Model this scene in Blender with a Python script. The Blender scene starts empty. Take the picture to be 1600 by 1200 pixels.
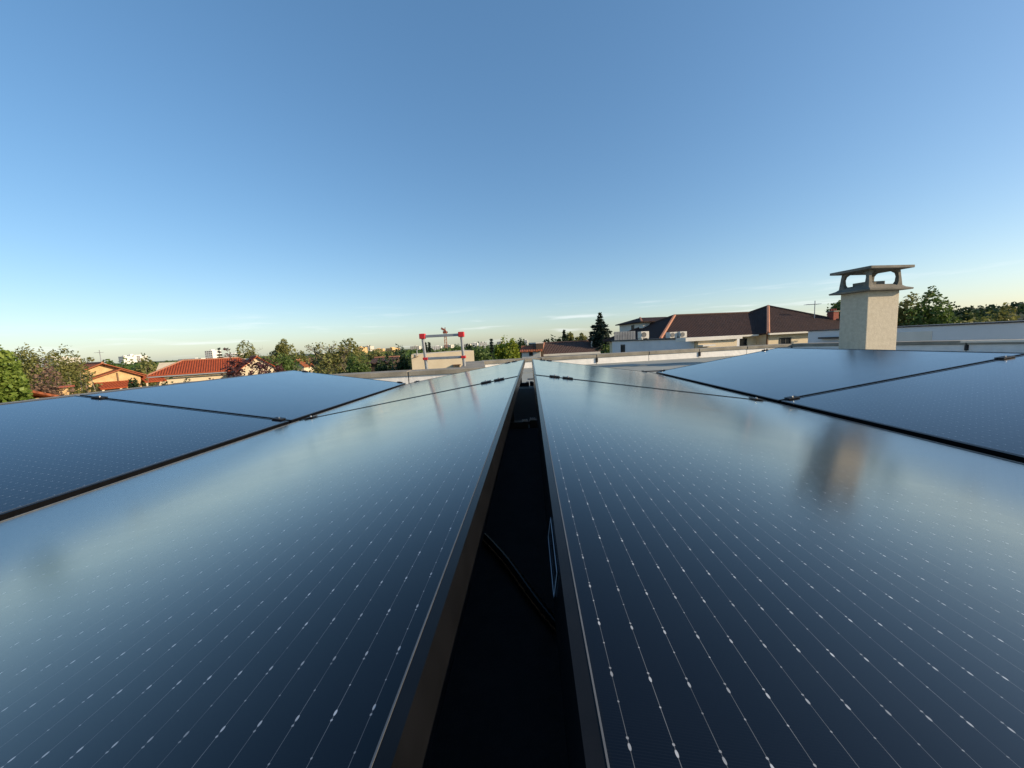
import bpy, bmesh, math, random
import numpy as np
from mathutils import Vector, Matrix
R = math.radians
sc = bpy.context.scene
COL = sc.collection

# ------------------------------------------------------------------ camera
ROOF = 5.60                      # level of the flat roof the panels stand on
RZ = ROOF + 0.27                 # level of the panel ridges
FPX, PIT, YAW, ROL = 585.0, -0.1076, -0.0531, -0.0483
CAM = Vector((0.0226, 0.0, RZ + 0.1567))
_F = Vector((math.sin(YAW)*math.cos(PIT), math.cos(YAW)*math.cos(PIT), math.sin(PIT)))
_R = Vector((math.cos(YAW), -math.sin(YAW), 0))
_U = _R.cross(_F)
_R2 = _R*math.cos(ROL) + _U*math.sin(ROL)
_U2 = -_R*math.sin(ROL) + _U*math.cos(ROL)
cd = bpy.data.cameras.new('camera')
cam = bpy.data.objects.new('camera', cd)
COL.objects.link(cam)
cam.matrix_world = Matrix(((_R2.x, _U2.x, -_F.x, CAM.x), (_R2.y, _U2.y, -_F.y, CAM.y), (_R2.z, _U2.z, -_F.z, CAM.z), (0, 0, 0, 1)))
cd.sensor_width = 36.0
cd.lens = FPX/1600*36
cd.clip_start = 0.01
cd.clip_end = 9000
sc.camera = cam

# ------------------------------------------------------------------ sky, sun, exposure
SUN_AZ, SUN_EL = 103.0, 20.0     # clockwise from the view axis (+Y), above the horizon
wd = bpy.data.worlds.new('World')
sc.world = wd
wd.use_nodes = True
wn = wd.node_tree
wn.nodes.clear()
w_out = wn.nodes.new('ShaderNodeOutputWorld')
w_bg = wn.nodes.new('ShaderNodeBackground')
sky = wn.nodes.new('ShaderNodeTexSky')
sky.sky_type = 'NISHITA'
sky.sun_disc = False
sky.sun_elevation = R(SUN_EL)
sky.sun_rotation = R(SUN_AZ)
sky.altitude = 150
sky.air_density = 1.0
sky.dust_density = 0.9
sky.ozone_density = 3.0
w_bg.inputs['Strength'].default_value = 0.15
# thin cloud streaks low above the horizon, all the way round
def wnode(t, **kw):
    n = wn.nodes.new(t)
    for k, v in kw.items():
        setattr(n, k, v)
    return n
def wmath(op, a, b=None):
    n = wnode('ShaderNodeMath', operation=op)
    for i, q in enumerate((a, b)):
        if q is None:
            continue
        if isinstance(q, (int, float)):
            n.inputs[i].default_value = q
        else:
            wn.links.new(q, n.inputs[i])
    return n.outputs[0]
tc = wnode('ShaderNodeTexCoord')
mp = wnode('ShaderNodeMapping')
mp.inputs['Scale'].default_value = (5.0, 5.0, 75.0)
mp.inputs['Location'].default_value = (1.3, 0.4, 0.0)
wn.links.new(tc.outputs['Generated'], mp.inputs['Vector'])
nz = wnode('ShaderNodeTexNoise')
nz.inputs['Scale'].default_value = 1.0
nz.inputs['Detail'].default_value = 5
nz.inputs['Roughness'].default_value = 0.55
wn.links.new(mp.outputs[0], nz.inputs['Vector'])
sp = wnode('ShaderNodeSeparateXYZ')
wn.links.new(tc.outputs['Generated'], sp.inputs[0])
mr = wnode('ShaderNodeMapRange', interpolation_type='SMOOTHSTEP')
for k, v in (('From Min', 0.53), ('From Max', 0.74), ('To Min', 0.0), ('To Max', 0.55)):
    mr.inputs[k].default_value = v
wn.links.new(nz.outputs['Fac'], mr.inputs['Value'])
band = wnode('ShaderNodeValToRGB')
el = band.color_ramp.elements
el[0].position, el[0].color = 0.0, (0.6, 0.6, 0.6, 1)
el[1].position, el[1].color = 0.11, (0, 0, 0, 1)
e2 = band.color_ramp.elements.new(0.05)
e2.color = (1, 1, 1, 1)
wn.links.new(sp.outputs['Z'], band.inputs['Fac'])
cf = wmath('MULTIPLY', mr.outputs[0], band.outputs['Color'])
mixc = wnode('ShaderNodeMixRGB')
mixc.inputs['Color2'].default_value = (4.0, 4.2, 4.3, 1)
wn.links.new(cf, mixc.inputs['Fac'])
sgam = wnode('ShaderNodeGamma')              # softer contrast between zenith and horizon, the same all round
sgam.inputs['Gamma'].default_value = 0.70
wn.links.new(sky.outputs[0], sgam.inputs['Color'])
shs = wnode('ShaderNodeHueSaturation')
shs.inputs['Saturation'].default_value = 1.32
wn.links.new(sgam.outputs[0], shs.inputs['Color'])
wn.links.new(shs.outputs[0], mixc.inputs['Color1'])
wn.links.new(mixc.outputs[0], w_bg.inputs['Color'])
wn.links.new(w_bg.outputs[0], w_out.inputs['Surface'])

sd = bpy.data.lights.new('sun', 'SUN')
sd.energy = 3.3
sd.angle = R(0.53)
sd.color = (1.0, 0.80, 0.55)
sun = bpy.data.objects.new('sun', sd)
COL.objects.link(sun)
SDIR = Vector((math.sin(R(SUN_AZ))*math.cos(R(SUN_EL)), math.cos(R(SUN_AZ))*math.cos(R(SUN_EL)), math.sin(R(SUN_EL))))
sun.rotation_euler = SDIR.to_track_quat('Z', 'Y').to_euler()
sun.location = (20, -20, 30)

sc.view_settings.view_transform = 'Standard'
sc.view_settings.look = 'None'
sc.view_settings.gamma = 1
sc.view_settings.exposure = 0.88
sc.render.engine = 'CYCLES'
sc.cycles.use_denoising = True
sc.cycles.max_bounces = 6
sc.cycles.diffuse_bounces = 3
sc.cycles.glossy_bounces = 4
sc.cycles.caustics_reflective = False
sc.cycles.caustics_refractive = False

# ------------------------------------------------------------------ pixel helpers (direction only; the distance y is chosen from sizes)
def ray(u, v):
    return _F + _R2*((u-800)/FPX) - _U2*((v-600)/FPX)
def W(u, v, y):
    d = ray(u, v)
    return CAM + d*(y/d.y)
def hor(u):
    a, b = ray(u, 400), ray(u, 700)
    return 400 + 300*a.z/(a.z-b.z)
def gx(u, y):
    return W(u, hor(u), y).x

# ------------------------------------------------------------------ materials
def mat(name):
    m = bpy.data.materials.new(name)
    m.use_nodes = True
    return m, m.node_tree.nodes, m.node_tree.links, m.node_tree.nodes['Principled BSDF']
def mnode(nt, t, ins=None, **kw):
    n = nt.nodes.new(t)
    for k, v in kw.items():
        setattr(n, k, v)
    for k, v in (ins or {}).items():
        if hasattr(v, 'is_output'):
            nt.links.new(v, n.inputs[k])
        else:
            n.inputs[k].default_value = v
    return n
def surf(name, c1, c2=None, scale=8.0, rough=0.8, metal=0.0, bump=0.0, bscale=60.0, spec=0.4, detail=5, stretch=(1, 1, 1), world=False):
    m, N, L, P = mat(name)
    nt = m.node_tree
    c2 = c2 or tuple(x*0.75 for x in c1)
    tcn = mnode(nt, 'ShaderNodeTexCoord')
    src = tcn.outputs['Object']
    if world:
        src = mnode(nt, 'ShaderNodeNewGeometry').outputs['Position']
    mpn = mnode(nt, 'ShaderNodeMapping', {'Vector': src, 'Scale': stretch})
    n1 = mnode(nt, 'ShaderNodeTexNoise', {'Vector': mpn.outputs[0], 'Scale': scale, 'Detail': detail, 'Roughness': 0.6})
    rp = mnode(nt, 'ShaderNodeMapRange', {'Value': n1.outputs['Fac'], 'From Min': 0.32, 'From Max': 0.68})
    mx = mnode(nt, 'ShaderNodeMixRGB', {'Fac': rp.outputs[0], 'Color1': (*c1, 1), 'Color2': (*c2, 1)})
    L.new(mx.outputs[0], P.inputs['Base Color'])
    P.inputs['Roughness'].default_value = rough
    P.inputs['Metallic'].default_value = metal
    P.inputs['Specular IOR Level'].default_value = spec
    if bump:
        n2 = mnode(nt, 'ShaderNodeTexNoise', {'Vector': src, 'Scale': bscale, 'Detail': 4})
        b = mnode(nt, 'ShaderNodeBump', {'Height': n2.outputs['Fac'], 'Strength': bump, 'Distance': 0.004})
        L.new(b.outputs[0], P.inputs['Normal'])
    return m

def glass_material():
    m, N, L, P = mat('solar_glass')
    nt = m.node_tree
    t = mnode(nt, 'ShaderNodeTexCoord').outputs['Object']
    s = mnode(nt, 'ShaderNodeSeparateXYZ', {'Vector': t})
    def M(op, a, b=0.0, c=0.0):
        n = mnode(nt, 'ShaderNodeMath', {0: a, 1: b, 2: c}, operation=op)
        return n.outputs[0]
    def near(src, off, per):                    # distance to the nearest multiple
        return M('PINGPONG', M('ADD', src, -off), per/2)
    def mask(d, w, soft):
        n = mnode(nt, 'ShaderNodeMapRange', {'Value': d, 'From Min': w-soft, 'From Max': w+soft, 'To Min': 1.0, 'To Max': 0.0}, interpolation_type='SMOOTHSTEP')
        return n.outputs[0]
    PX, PY = 0.01862, 0.03300
    # pingpong of (x - off) with scale per/2 is 0 at off, peak per/2 between lines
    dx = near(s.outputs['X'], 0.0191, PX)
    inx = M('MULTIPLY', M('GREATER_THAN', s.outputs['X'], 0.0150), M('LESS_THAN', s.outputs['X'], 1.134-0.0150))
    iny = M('MULTIPLY', M('GREATER_THAN', s.outputs['Y'], 0.020), M('LESS_THAN', s.outputs['Y'], 1.762-0.020))
    inside = M('MULTIPLY', inx, iny)
    wire = M('MULTIPLY', mask(dx, 0.00014, 0.00006), 0.30)
    def pad(off, wx, wy, amt):
        dy = near(s.outputs['Y'], off, PY)
        e = M('ADD', M('POWER', M('DIVIDE', dx, wx), 2.0), M('POWER', M('DIVIDE', dy, wy), 2.0))
        return M('MULTIPLY', mask(e, 1.0, 0.35), amt)
    big = pad(0.0, 0.00062, 0.0015, 1.0)
    sm = pad(0.0034, 0.00055, 0.0006, 0.75)
    mid = pad(0.0190, 0.00042, 0.0005, 0.7)
    pads = M('MAXIMUM', M('MAXIMUM', big, sm), M('MAXIMUM', mid, wire))
    # uneven solder brightness
    nv = mnode(nt, 'ShaderNodeTexNoise', {'Vector': t, 'Scale': 38.0, 'Detail': 3})
    pv = mnode(nt, 'ShaderNodeMapRange', {'Value': nv.outputs['Fac'], 'From Min': 0.3, 'From Max': 0.7, 'To Min': 0.35, 'To Max': 1.0})
    pads = M('MULTIPLY', M('MULTIPLY', pads, pv.outputs[0]), inside)
    # fine contact fingers and cell borders
    fing = M('MULTIPLY', mask(near(s.outputs['Y'], 0.0, 0.00125), 0.00012, 0.0001), 0.014)
    cellx = mask(near(s.outputs['X'], 0.0191-PX/2, PX*10), 0.0010, 0.0003)
    # dust specks
    vo = mnode(nt, 'ShaderNodeTexVoronoi', {'Vector': t, 'Scale': 26.0, 'Randomness': 1.0})
    vr = mnode(nt, 'ShaderNodeSeparateColor', {'Color': vo.outputs['Color']})
    sz = M('MULTIPLY', M('POWER', vr.outputs[0], 22.0), 0.06)
    speck = M('MULTIPLY', M('LESS_THAN', vo.outputs['Distance'], sz), 0.38)
    # blue-black silicon, a shade apart from cell to cell
    n1 = mnode(nt, 'ShaderNodeTexNoise', {'Vector': t, 'Scale': 2.2, 'Detail': 3})
    cell = mnode(nt, 'ShaderNodeMixRGB', {'Fac': n1.outputs['Fac'], 'Color1': (0.0005, 0.0009, 0.0032, 1), 'Color2': (0.0011, 0.0020, 0.0060, 1)})
    c2 = mnode(nt, 'ShaderNodeMixRGB', {'Fac': M('MULTIPLY', cellx, 0.5), 'Color1': cell.outputs[0], 'Color2': (0.002, 0.002, 0.003, 1)})
    c3 = mnode(nt, 'ShaderNodeMixRGB', {'Fac': fing, 'Color1': c2.outputs[0], 'Color2': (0.25, 0.3, 0.36, 1)})
    c4 = mnode(nt, 'ShaderNodeMixRGB', {'Fac': pads, 'Color1': c3.outputs[0], 'Color2': (0.50, 0.54, 0.58, 1)})
    # thin film of dust
    n3 = mnode(nt, 'ShaderNodeTexNoise', {'Vector': t, 'Scale': 7.0, 'Detail': 6, 'Roughness': 0.65})
    dustf = mnode(nt, 'ShaderNodeMapRange', {'Value': n3.outputs['Fac'], 'From Min': 0.35, 'From Max': 0.75, 'To Min': 0.0, 'To Max': 0.004})
    c5 = mnode(nt, 'ShaderNodeMixRGB', {'Fac': M('MAXIMUM', dustf.outputs[0], speck), 'Color1': c4.outputs[0], 'Color2': (0.42, 0.42, 0.40, 1)})
    L.new(c5.outputs[0], P.inputs['Base Color'])
    rg = mnode(nt, 'ShaderNodeMapRange', {'Value': n3.outputs['Fac'], 'From Min': 0.3, 'From Max': 0.7, 'To Min': 0.145, 'To Max': 0.180})
    L.new(rg.outputs[0], P.inputs['Roughness'])
    P.inputs['IOR'].default_value = 1.20
    P.inputs['Coat Weight'].default_value = 1.0     # front glass over the encapsulated cells
    P.inputs['Coat IOR'].default_value = 1.30
    L.new(rg.outputs[0], P.inputs['Coat Roughness'])
    P.inputs['Specular IOR Level'].default_value = 0.5
    return m

def tile_material(name, c1, c2, pitch=0.22, course=0.34):
    m, N, L, P = mat(name)
    nt = m.node_tree
    uv = mnode(nt, 'ShaderNodeTexCoord').outputs['UV']
    s = mnode(nt, 'ShaderNodeSeparateXYZ', {'Vector': uv})
    def M(op, a, b=0.0):
        return mnode(nt, 'ShaderNodeMath', {0: a, 1: b}, operation=op).outputs[0]
    wv = M('SINE', M('MULTIPLY', s.outputs['X'], 2*math.pi/pitch))
    st = M('FRACT', M('DIVIDE', s.outputs['Y'], course))
    cell = mnode(nt, 'ShaderNodeCombineXYZ', {0: M('FLOOR', M('DIVIDE', s.outputs['X'], pitch)), 1: M('FLOOR', M('DIVIDE', s.outputs['Y'], course))})
    wn_ = mnode(nt, 'ShaderNodeTexWhiteNoise', {'Vector': cell.outputs[0]}, noise_dimensions='3D')
    n1 = mnode(nt, 'ShaderNodeTexNoise', {'Vector': uv, 'Scale': 0.9, 'Detail': 6, 'Roughness': 0.65})
    f = M('ADD', M('MULTIPLY', wn_.outputs['Value'], 0.55), M('MULTIPLY', n1.outputs['Fac'], 0.5))
    mx = mnode(nt, 'ShaderNodeMixRGB', {'Fac': f, 'Color1': (*c1, 1), 'Color2': (*c2, 1)})
    L.new(mx.outputs[0], P.inputs['Base Color'])
    h = M('ADD', M('MULTIPLY', wv, 0.5), M('MULTIPLY', st, -0.5))
    b = mnode(nt, 'ShaderNodeBump', {'Height': h, 'Strength': 1.0, 'Distance': 0.05})
    L.new(b.outputs[0], P.inputs['Normal'])
    P.inputs['Roughness'].default_value = 0.85
    P.inputs['Specular IOR Level'].default_value = 0.2
    return m

def leaf_material(name, c1, c2, trans=0.35):
    m, N, L, P = mat(name)
    nt = m.node_tree
    pos = mnode(nt, 'ShaderNodeNewGeometry').outputs['Position']
    n1 = mnode(nt, 'ShaderNodeTexNoise', {'Vector': pos, 'Scale': 1.1, 'Detail': 4})
    n2 = mnode(nt, 'ShaderNodeTexNoise', {'Vector': pos, 'Scale': 14.0, 'Detail': 1})
    a = mnode(nt, 'ShaderNodeMath', {0: n1.outputs['Fac'], 1: n2.outputs['Fac']}, operation='ADD')
    rp = mnode(nt, 'ShaderNodeMapRange', {'Value': a.outputs[0], 'From Min': 0.72, 'From Max': 1.28})
    mx = mnode(nt, 'ShaderNodeMixRGB', {'Fac': rp.outputs[0], 'Color1': (*c1, 1), 'Color2': (*c2, 1)})
    L.new(mx.outputs[0], P.inputs['Base Color'])
    P.inputs['Roughness'].default_value = 0.55
    P.inputs['Specular IOR Level'].default_value = 0.3
    tr = mnode(nt, 'ShaderNodeBsdfTranslucent', {'Color': mx.outputs[0]})
    ms = mnode(nt, 'ShaderNodeMixShader', {'Fac': trans})
    L.new(P.outputs[0], ms.inputs[1])
    L.new(tr.outputs[0], ms.inputs[2])
    L.new(ms.outputs[0], N['Material Output'].inputs['Surface'])
    return m

MT = dict(
    glass=glass_material(),
    frame=surf('black_anodised', (0.0045, 0.005, 0.006), (0.007, 0.0075, 0.009), 30, 0.25, 0.0, spec=0.18),
    bead=surf('lip_glint_grey', (0.10, 0.105, 0.11), (0.14, 0.145, 0.15), 60, 0.45, 0.3),  # pale grey that paints in the highlight on the frame lip
    clamp=surf('clamp_black', (0.006, 0.006, 0.007), (0.012, 0.012, 0.013), 40, 0.5),
    steel=surf('steel', (0.55, 0.56, 0.58), (0.42, 0.43, 0.45), 40, 0.35, 0.9),
    alu=surf('aluminium', (0.50, 0.52, 0.54), (0.40, 0.42, 0.44), 25, 0.42, 0.55, stretch=(1, 1, 0.15)),
    galv=surf('galvanised', (0.30, 0.31, 0.32), (0.40, 0.41, 0.42), 30, 0.5, 0.6),
    red=surf('red_plastic', (0.62, 0.030, 0.035), (0.50, 0.025, 0.03), 30, 0.45),
    membrane=surf('roof_membrane', (0.31, 0.325, 0.29), (0.22, 0.235, 0.215), 1.7, 0.92, bump=0.25, bscale=140, world=True),
    blacksheet=surf('sheet_black', (0.016, 0.018, 0.022), (0.026, 0.028, 0.032), 30, 0.9, bump=0.4, bscale=300),
    coping=surf('coping_concrete', (0.30, 0.275, 0.225), (0.18, 0.165, 0.135), 5, 0.92, bump=0.35, bscale=55, world=True),
    flash=surf('silver_flashing', (0.80, 0.78, 0.75), (0.68, 0.67, 0.65), 9, 0.55, 0.0, bump=0.9, bscale=22, world=True),
    rough=surf('chimney_render', (0.56, 0.50, 0.39), (0.46, 0.405, 0.31), 22, 0.95, bump=0.8, bscale=70),
    cap=surf('chimney_cap', (0.225, 0.205, 0.170), (0.120, 0.112, 0.092), 7, 0.95, bump=0.7, bscale=40),
    plug=surf('bitumen', (0.02, 0.02, 0.02), (0.05, 0.05, 0.05), 20, 0.8),
    white=surf('white_render', (0.66, 0.63, 0.57), (0.58, 0.55, 0.49), 1.2, 0.9, bump=0.1),
    cream=surf('cream_render', (0.66, 0.56, 0.40), (0.58, 0.48, 0.33), 1.5, 0.9, bump=0.1),
    ochre=surf('ochre_stone', (0.60, 0.42, 0.21), (0.44, 0.29, 0.14), 2.5, 0.95, bump=0.4, bscale=9),
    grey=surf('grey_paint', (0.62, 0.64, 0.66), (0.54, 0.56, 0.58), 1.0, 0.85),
    dark=surf('dark_frame', (0.03, 0.03, 0.032), (0.05, 0.05, 0.05), 10, 0.6),
    pane=surf('window_pane', (0.015, 0.018, 0.022), (0.03, 0.035, 0.04), 3, 0.08, spec=0.6),
    shutter=surf('shutter', (0.20, 0.12, 0.07), (0.15, 0.09, 0.05), 9, 0.8),
    tile_red=tile_material('terracotta_tile', (0.40, 0.085, 0.030), (0.26, 0.050, 0.020)),
    tile_orange=tile_material('weathered_tile', (0.36, 0.115, 0.050), (0.21, 0.065, 0.032)),
    tile_brown=tile_material('brown_tile', (0.052, 0.028, 0.022), (0.026, 0.015, 0.013)),
    tile_grey=tile_material('grey_brown_tile', (0.110, 0.066, 0.050), (0.060, 0.038, 0.032)),
    ridge=surf('ridge_tile', (0.42, 0.20, 0.12), (0.30, 0.13, 0.08), 6, 0.9),
    brick=surf('brick_red', (0.30, 0.085, 0.055), (0.20, 0.055, 0.04), 12, 0.9),
    louvre=surf('louvre_metal', (0.20, 0.22, 0.25), (0.13, 0.14, 0.16), 3, 0.5, 0.4),
    bark=surf('bark', (0.085, 0.062, 0.045), (0.045, 0.033, 0.025), 9, 0.95),
    palebark=surf('pale_bark', (0.24, 0.20, 0.15), (0.15, 0.12, 0.09), 9, 0.95),
    grass=surf('grass_ground', (0.060, 0.085, 0.030), (0.110, 0.100, 0.055), 0.05, 0.95, world=True),
    road=surf('asphalt', (0.055, 0.055, 0.055), (0.04, 0.04, 0.04), 0.5, 0.95, world=True),
    concrete=surf('far_concrete', (0.60, 0.56, 0.49), (0.50, 0.47, 0.41), 0.05, 0.9),
    farwhite=surf('far_white', (0.74, 0.72, 0.68), (0.66, 0.64, 0.60), 0.05, 0.9),
    farochre=surf('far_ochre', (0.62, 0.42, 0.20), (0.55, 0.36, 0.17), 0.05, 0.9),
    sticker=surf('sticker', (0.35, 0.38, 0.42), (0.30, 0.32, 0.36), 30, 0.6),
    hill=surf('wooded_hill', (0.016, 0.028, 0.012), (0.028, 0.042, 0.016), 0.05, 0.95, world=True),
    l_bright=leaf_material('leaf_bright', (0.060, 0.130, 0.014), (0.270, 0.340, 0.070)),
    l_mid=leaf_material('leaf_mid', (0.055, 0.105, 0.022), (0.130, 0.185, 0.045)),
    l_dark=leaf_material('leaf_dark', (0.022, 0.044, 0.016), (0.055, 0.085, 0.030), 0.25),
    l_olive=leaf_material('leaf_olive', (0.110, 0.125, 0.032), (0.270, 0.260, 0.085)),
    l_yellow=leaf_material('leaf_yellow', (0.130, 0.200, 0.018), (0.330, 0.360, 0.050)),
    l_purple=leaf_material('leaf_purple', (0.050, 0.020, 0.022), (0.095, 0.034, 0.032), 0.2),
    l_rose=leaf_material('leaf_rose', (0.180, 0.105, 0.085), (0.250, 0.165, 0.105)),
    l_needle=leaf_material('leaf_needle', (0.018, 0.034, 0.024), (0.040, 0.060, 0.040), 0.15),
)

# ------------------------------------------------------------------ object helpers
def tag(o, label=None, cat=None, group=None, kind=None):
    for k, v in (('label', label), ('category', cat), ('group', group), ('kind', kind)):
        if v:
            o[k] = v
    return o
def empty(name, label, cat, loc=(0, 0, 0), rz=0.0, group=None, rot=None):
    o = bpy.data.objects.new(name, None)
    COL.objects.link(o)
    o.location = loc
    o.rotation_euler = rot or (0, 0, rz)
    o.empty_display_size = 0.2
    return tag(o, label, cat, group)
class MB:
    def __init__(s):
        s.v, s.f, s.uv = [], [], []
    def face(s, pts, uv=None):
        n = len(s.v)
        s.v += [tuple(p) for p in pts]
        s.f.append(tuple(range(n, n+len(pts))))
        s.uv.append(uv)
        return s
    def box(s, x0, x1, y0, y1, z0, z1, mtx=None):
        c = [Vector((x, y, z)) for z in (z0, z1) for y in (y0, y1) for x in (x0, x1)]
        if mtx:
            c = [mtx @ p for p in c]
        n = len(s.v)
        s.v += [tuple(p) for p in c]
        for q in ((0, 2, 3, 1), (4, 5, 7, 6), (0, 1, 5, 4), (2, 6, 7, 3), (0, 4, 6, 2), (1, 3, 7, 5)):
            s.f.append(tuple(n+i for i in q))
            s.uv.append(None)
        return s
    def prism(s, poly, z0, z1):
        n, k = len(s.v), len(poly)
        s.v += [(x, y, z0) for x, y in poly] + [(x, y, z1) for x, y in poly]
        s.f += [tuple(n+i for i in reversed(range(k))), tuple(n+k+i for i in range(k))]
        s.uv += [None, None]
        for i in range(k):
            j = (i+1) % k
            s.f.append((n+i, n+j, n+k+j, n+k+i))
            s.uv.append(None)
        return s
    def tube(s, pts, rads, seg=8, cap=True):
        pts = [Vector(p) for p in pts]
        if isinstance(rads, (int, float)):
            rads = [rads]*len(pts)
        n0 = len(s.v)
        for i, p in enumerate(pts):
            d = (pts[min(i+1, len(pts)-1)] - pts[max(i-1, 0)]).normalized()
            a = d.orthogonal().normalized() if abs(d.z) > 0.9 else d.cross(Vector((0, 0, 1))).normalized()
            b = d.cross(a)
            for k in range(seg):
                t = 2*math.pi*k/seg
                s.v.append(tuple(p + (a*math.cos(t) + b*math.sin(t))*rads[i]))
        for i in range(len(pts)-1):
            for k in range(seg):
                q = (k+1) % seg
                s.f.append((n0+i*seg+k, n0+i*seg+q, n0+(i+1)*seg+q, n0+(i+1)*seg+k))
                s.uv.append(None)
        if cap:
            s.f.append(tuple(n0+k for k in reversed(range(seg))))
            s.f.append(tuple(n0+(len(pts)-1)*seg+k for k in range(seg)))
            s.uv += [None, None]
        return s
    def mesh(s, name, m):
        me = bpy.data.meshes.new(name)
        me.from_pydata(s.v, [], s.f)
        if any(s.uv):
            ul = me.uv_layers.new(name='UVMap')
            i = 0
            for f, u in zip(s.f, s.uv):
                for k in range(len(f)):
                    if u:
                        ul.data[i].uv = u[k]
                    i += 1
        me.materials.append(m)
        me.update()
        return me
    def build(s, name, m, parent=None, loc=(0, 0, 0), rot=(0, 0, 0), smooth=False, bevel=0.0):
        return put(name, s.mesh(name, m), parent, loc, rot, smooth, bevel)
def put(name, me, parent=None, loc=(0, 0, 0), rot=(0, 0, 0), smooth=False, bevel=0.0):
    if bevel:
        bm = bmesh.new()
        bm.from_mesh(me)
        bmesh.ops.bevel(bm, geom=bm.edges[:], offset=bevel, segments=2, affect='EDGES', profile=0.6)
        bm.to_mesh(me)
        bm.free()
    if smooth:
        for p in me.polygons:
            p.use_smooth = True
    o = bpy.data.objects.new(name, me)
    COL.objects.link(o)
    o.parent = parent
    o.location = loc
    o.rotation_euler = rot
    return o
def box(name, m, parent, x0, x1, y0, y1, z0, z1, bevel=0.0, **kw):
    return MB().box(x0, x1, y0, y1, z0, z1).build(name, m, parent, bevel=bevel, **kw)

# ------------------------------------------------------------------ ground and far hill
g = MB()
g.face([(-4000, -1500, 0), (4000, -1500, 0), (4000, 6000, 0), (-4000, 6000, 0)])
tag(g.build('ground', MT['grass']), kind='structure')
g = MB()
g.face([(-40, 24.5, 0.02), (-2, 31, 0.02), (-2, 36, 0.02), (-40, 29.5, 0.02)])
tag(g.build('road', MT['road']), kind='structure')
rng = random.Random(4)

# ------------------------------------------------------------------ the flat roof
PA, PB, PC, PD, PE = (-4.0, 3.95), (-0.55, 4.42), (-0.78, 6.20), (5.05, 7.50), (6.60, 4.55)
PF, PG, PH = (9.6, -1.8), (9.2, -5.0), (-4.0, -5.0)
poly = [PA, PH, PG, PF, PE, PD, PC, PB]
bld = empty('flat_roof_building', 'flat roofed building with grey green membrane and pale coping carrying the solar panels', 'building')
MB().prism(poly, 0, ROOF-0.012).build('wall', MT['white'], bld)
inner = [Vector((x, y)) for x, y in poly]
me_r = MB()
me_r.face([(x, y, ROOF) for x, y in poly])
memb = me_r.build('roof_membrane', MT['membrane'], bld)
# lap joints of the membrane sheets, running with the far parapet
dirx = (Vector(PD)-Vector(PC)).normalized()
nrm = Vector((-dirx.y, dirx.x))
for k in range(1, 6):
    a = Vector(PC) + dirx*0.35 - nrm*(0.98*k)
    b = Vector(PC) + dirx*(5.5+0.25*k) - nrm*(0.98*k)
    mb = MB()
    w_ = nrm*0.06
    pts = [a-w_, b-w_, b+w_, a+w_]
    mb.prism([(p.x, p.y) for p in pts], ROOF+0.0005, ROOF+0.006)
    mb.build('lap_joint', MT['membrane'] if k % 2 else MT['plug'], memb) if k != 2 else mb.build('lap_joint', MT['plug'], memb)
def parapet(p, q, top=0.165, ctk=0.055, wid=0.26, lens=0.98, off=0.0, jitter=0.004):
    """a run of coping stones over a silver-painted upstand; p to q is the inner face"""
    p, q = Vector(p), Vector(q)
    d = (q-p)
    Ln = d.length
    d.normalize()
    nn = Vector((-d.y, d.x))            # outward (left of p->q)
    n = max(1, round(Ln/lens))
    for k in range(n):
        a, b = p + d*(Ln*k/n+0.006), p + d*(Ln*(k+1)/n-0.006)
        js = rng.uniform(-jitter, jitter)
        # silver flashing sheet on the inside face
        u = MB()
        pp = [a-nn*0.012, b-nn*0.012, b+nn*wid*0.9, a+nn*wid*0.9]
        u.prism([(x.x, x.y) for x in pp], ROOF+0.001, ROOF+top-ctk-0.001)
        u.build('flashing_sheet', MT['flash'], bld)
        c = MB()
        e0 = nn*(-0.03+js)
        pp = [a+e0, b+e0, b+nn*(wid+0.02), a+nn*(wid+0.02)]
        c.prism([(x.x, x.y) for x in pp], ROOF+top-ctk, ROOF+top+js)
        c.build('coping_stone', MT['coping'], bld, bevel=0.006)
        if k % 2 == 0:
            m_ = a - nn*0.02
            box('flashing_clip', MT['clamp'], bld, m_.x-0.018, m_.x+0.018, m_.y-0.012, m_.y+0.012, ROOF+0.03, ROOF+top-ctk-0.004)
parapet(PA, PB, lens=0.95)
parapet(PC, PD, lens=1.05)
parapet(PD, PE, lens=1.0)
parapet(PE, PF, lens=1.0)
parapet(PB, PC, lens=0.9)
parapet(PH, PA, top=0.150, lens=1.0)

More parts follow.
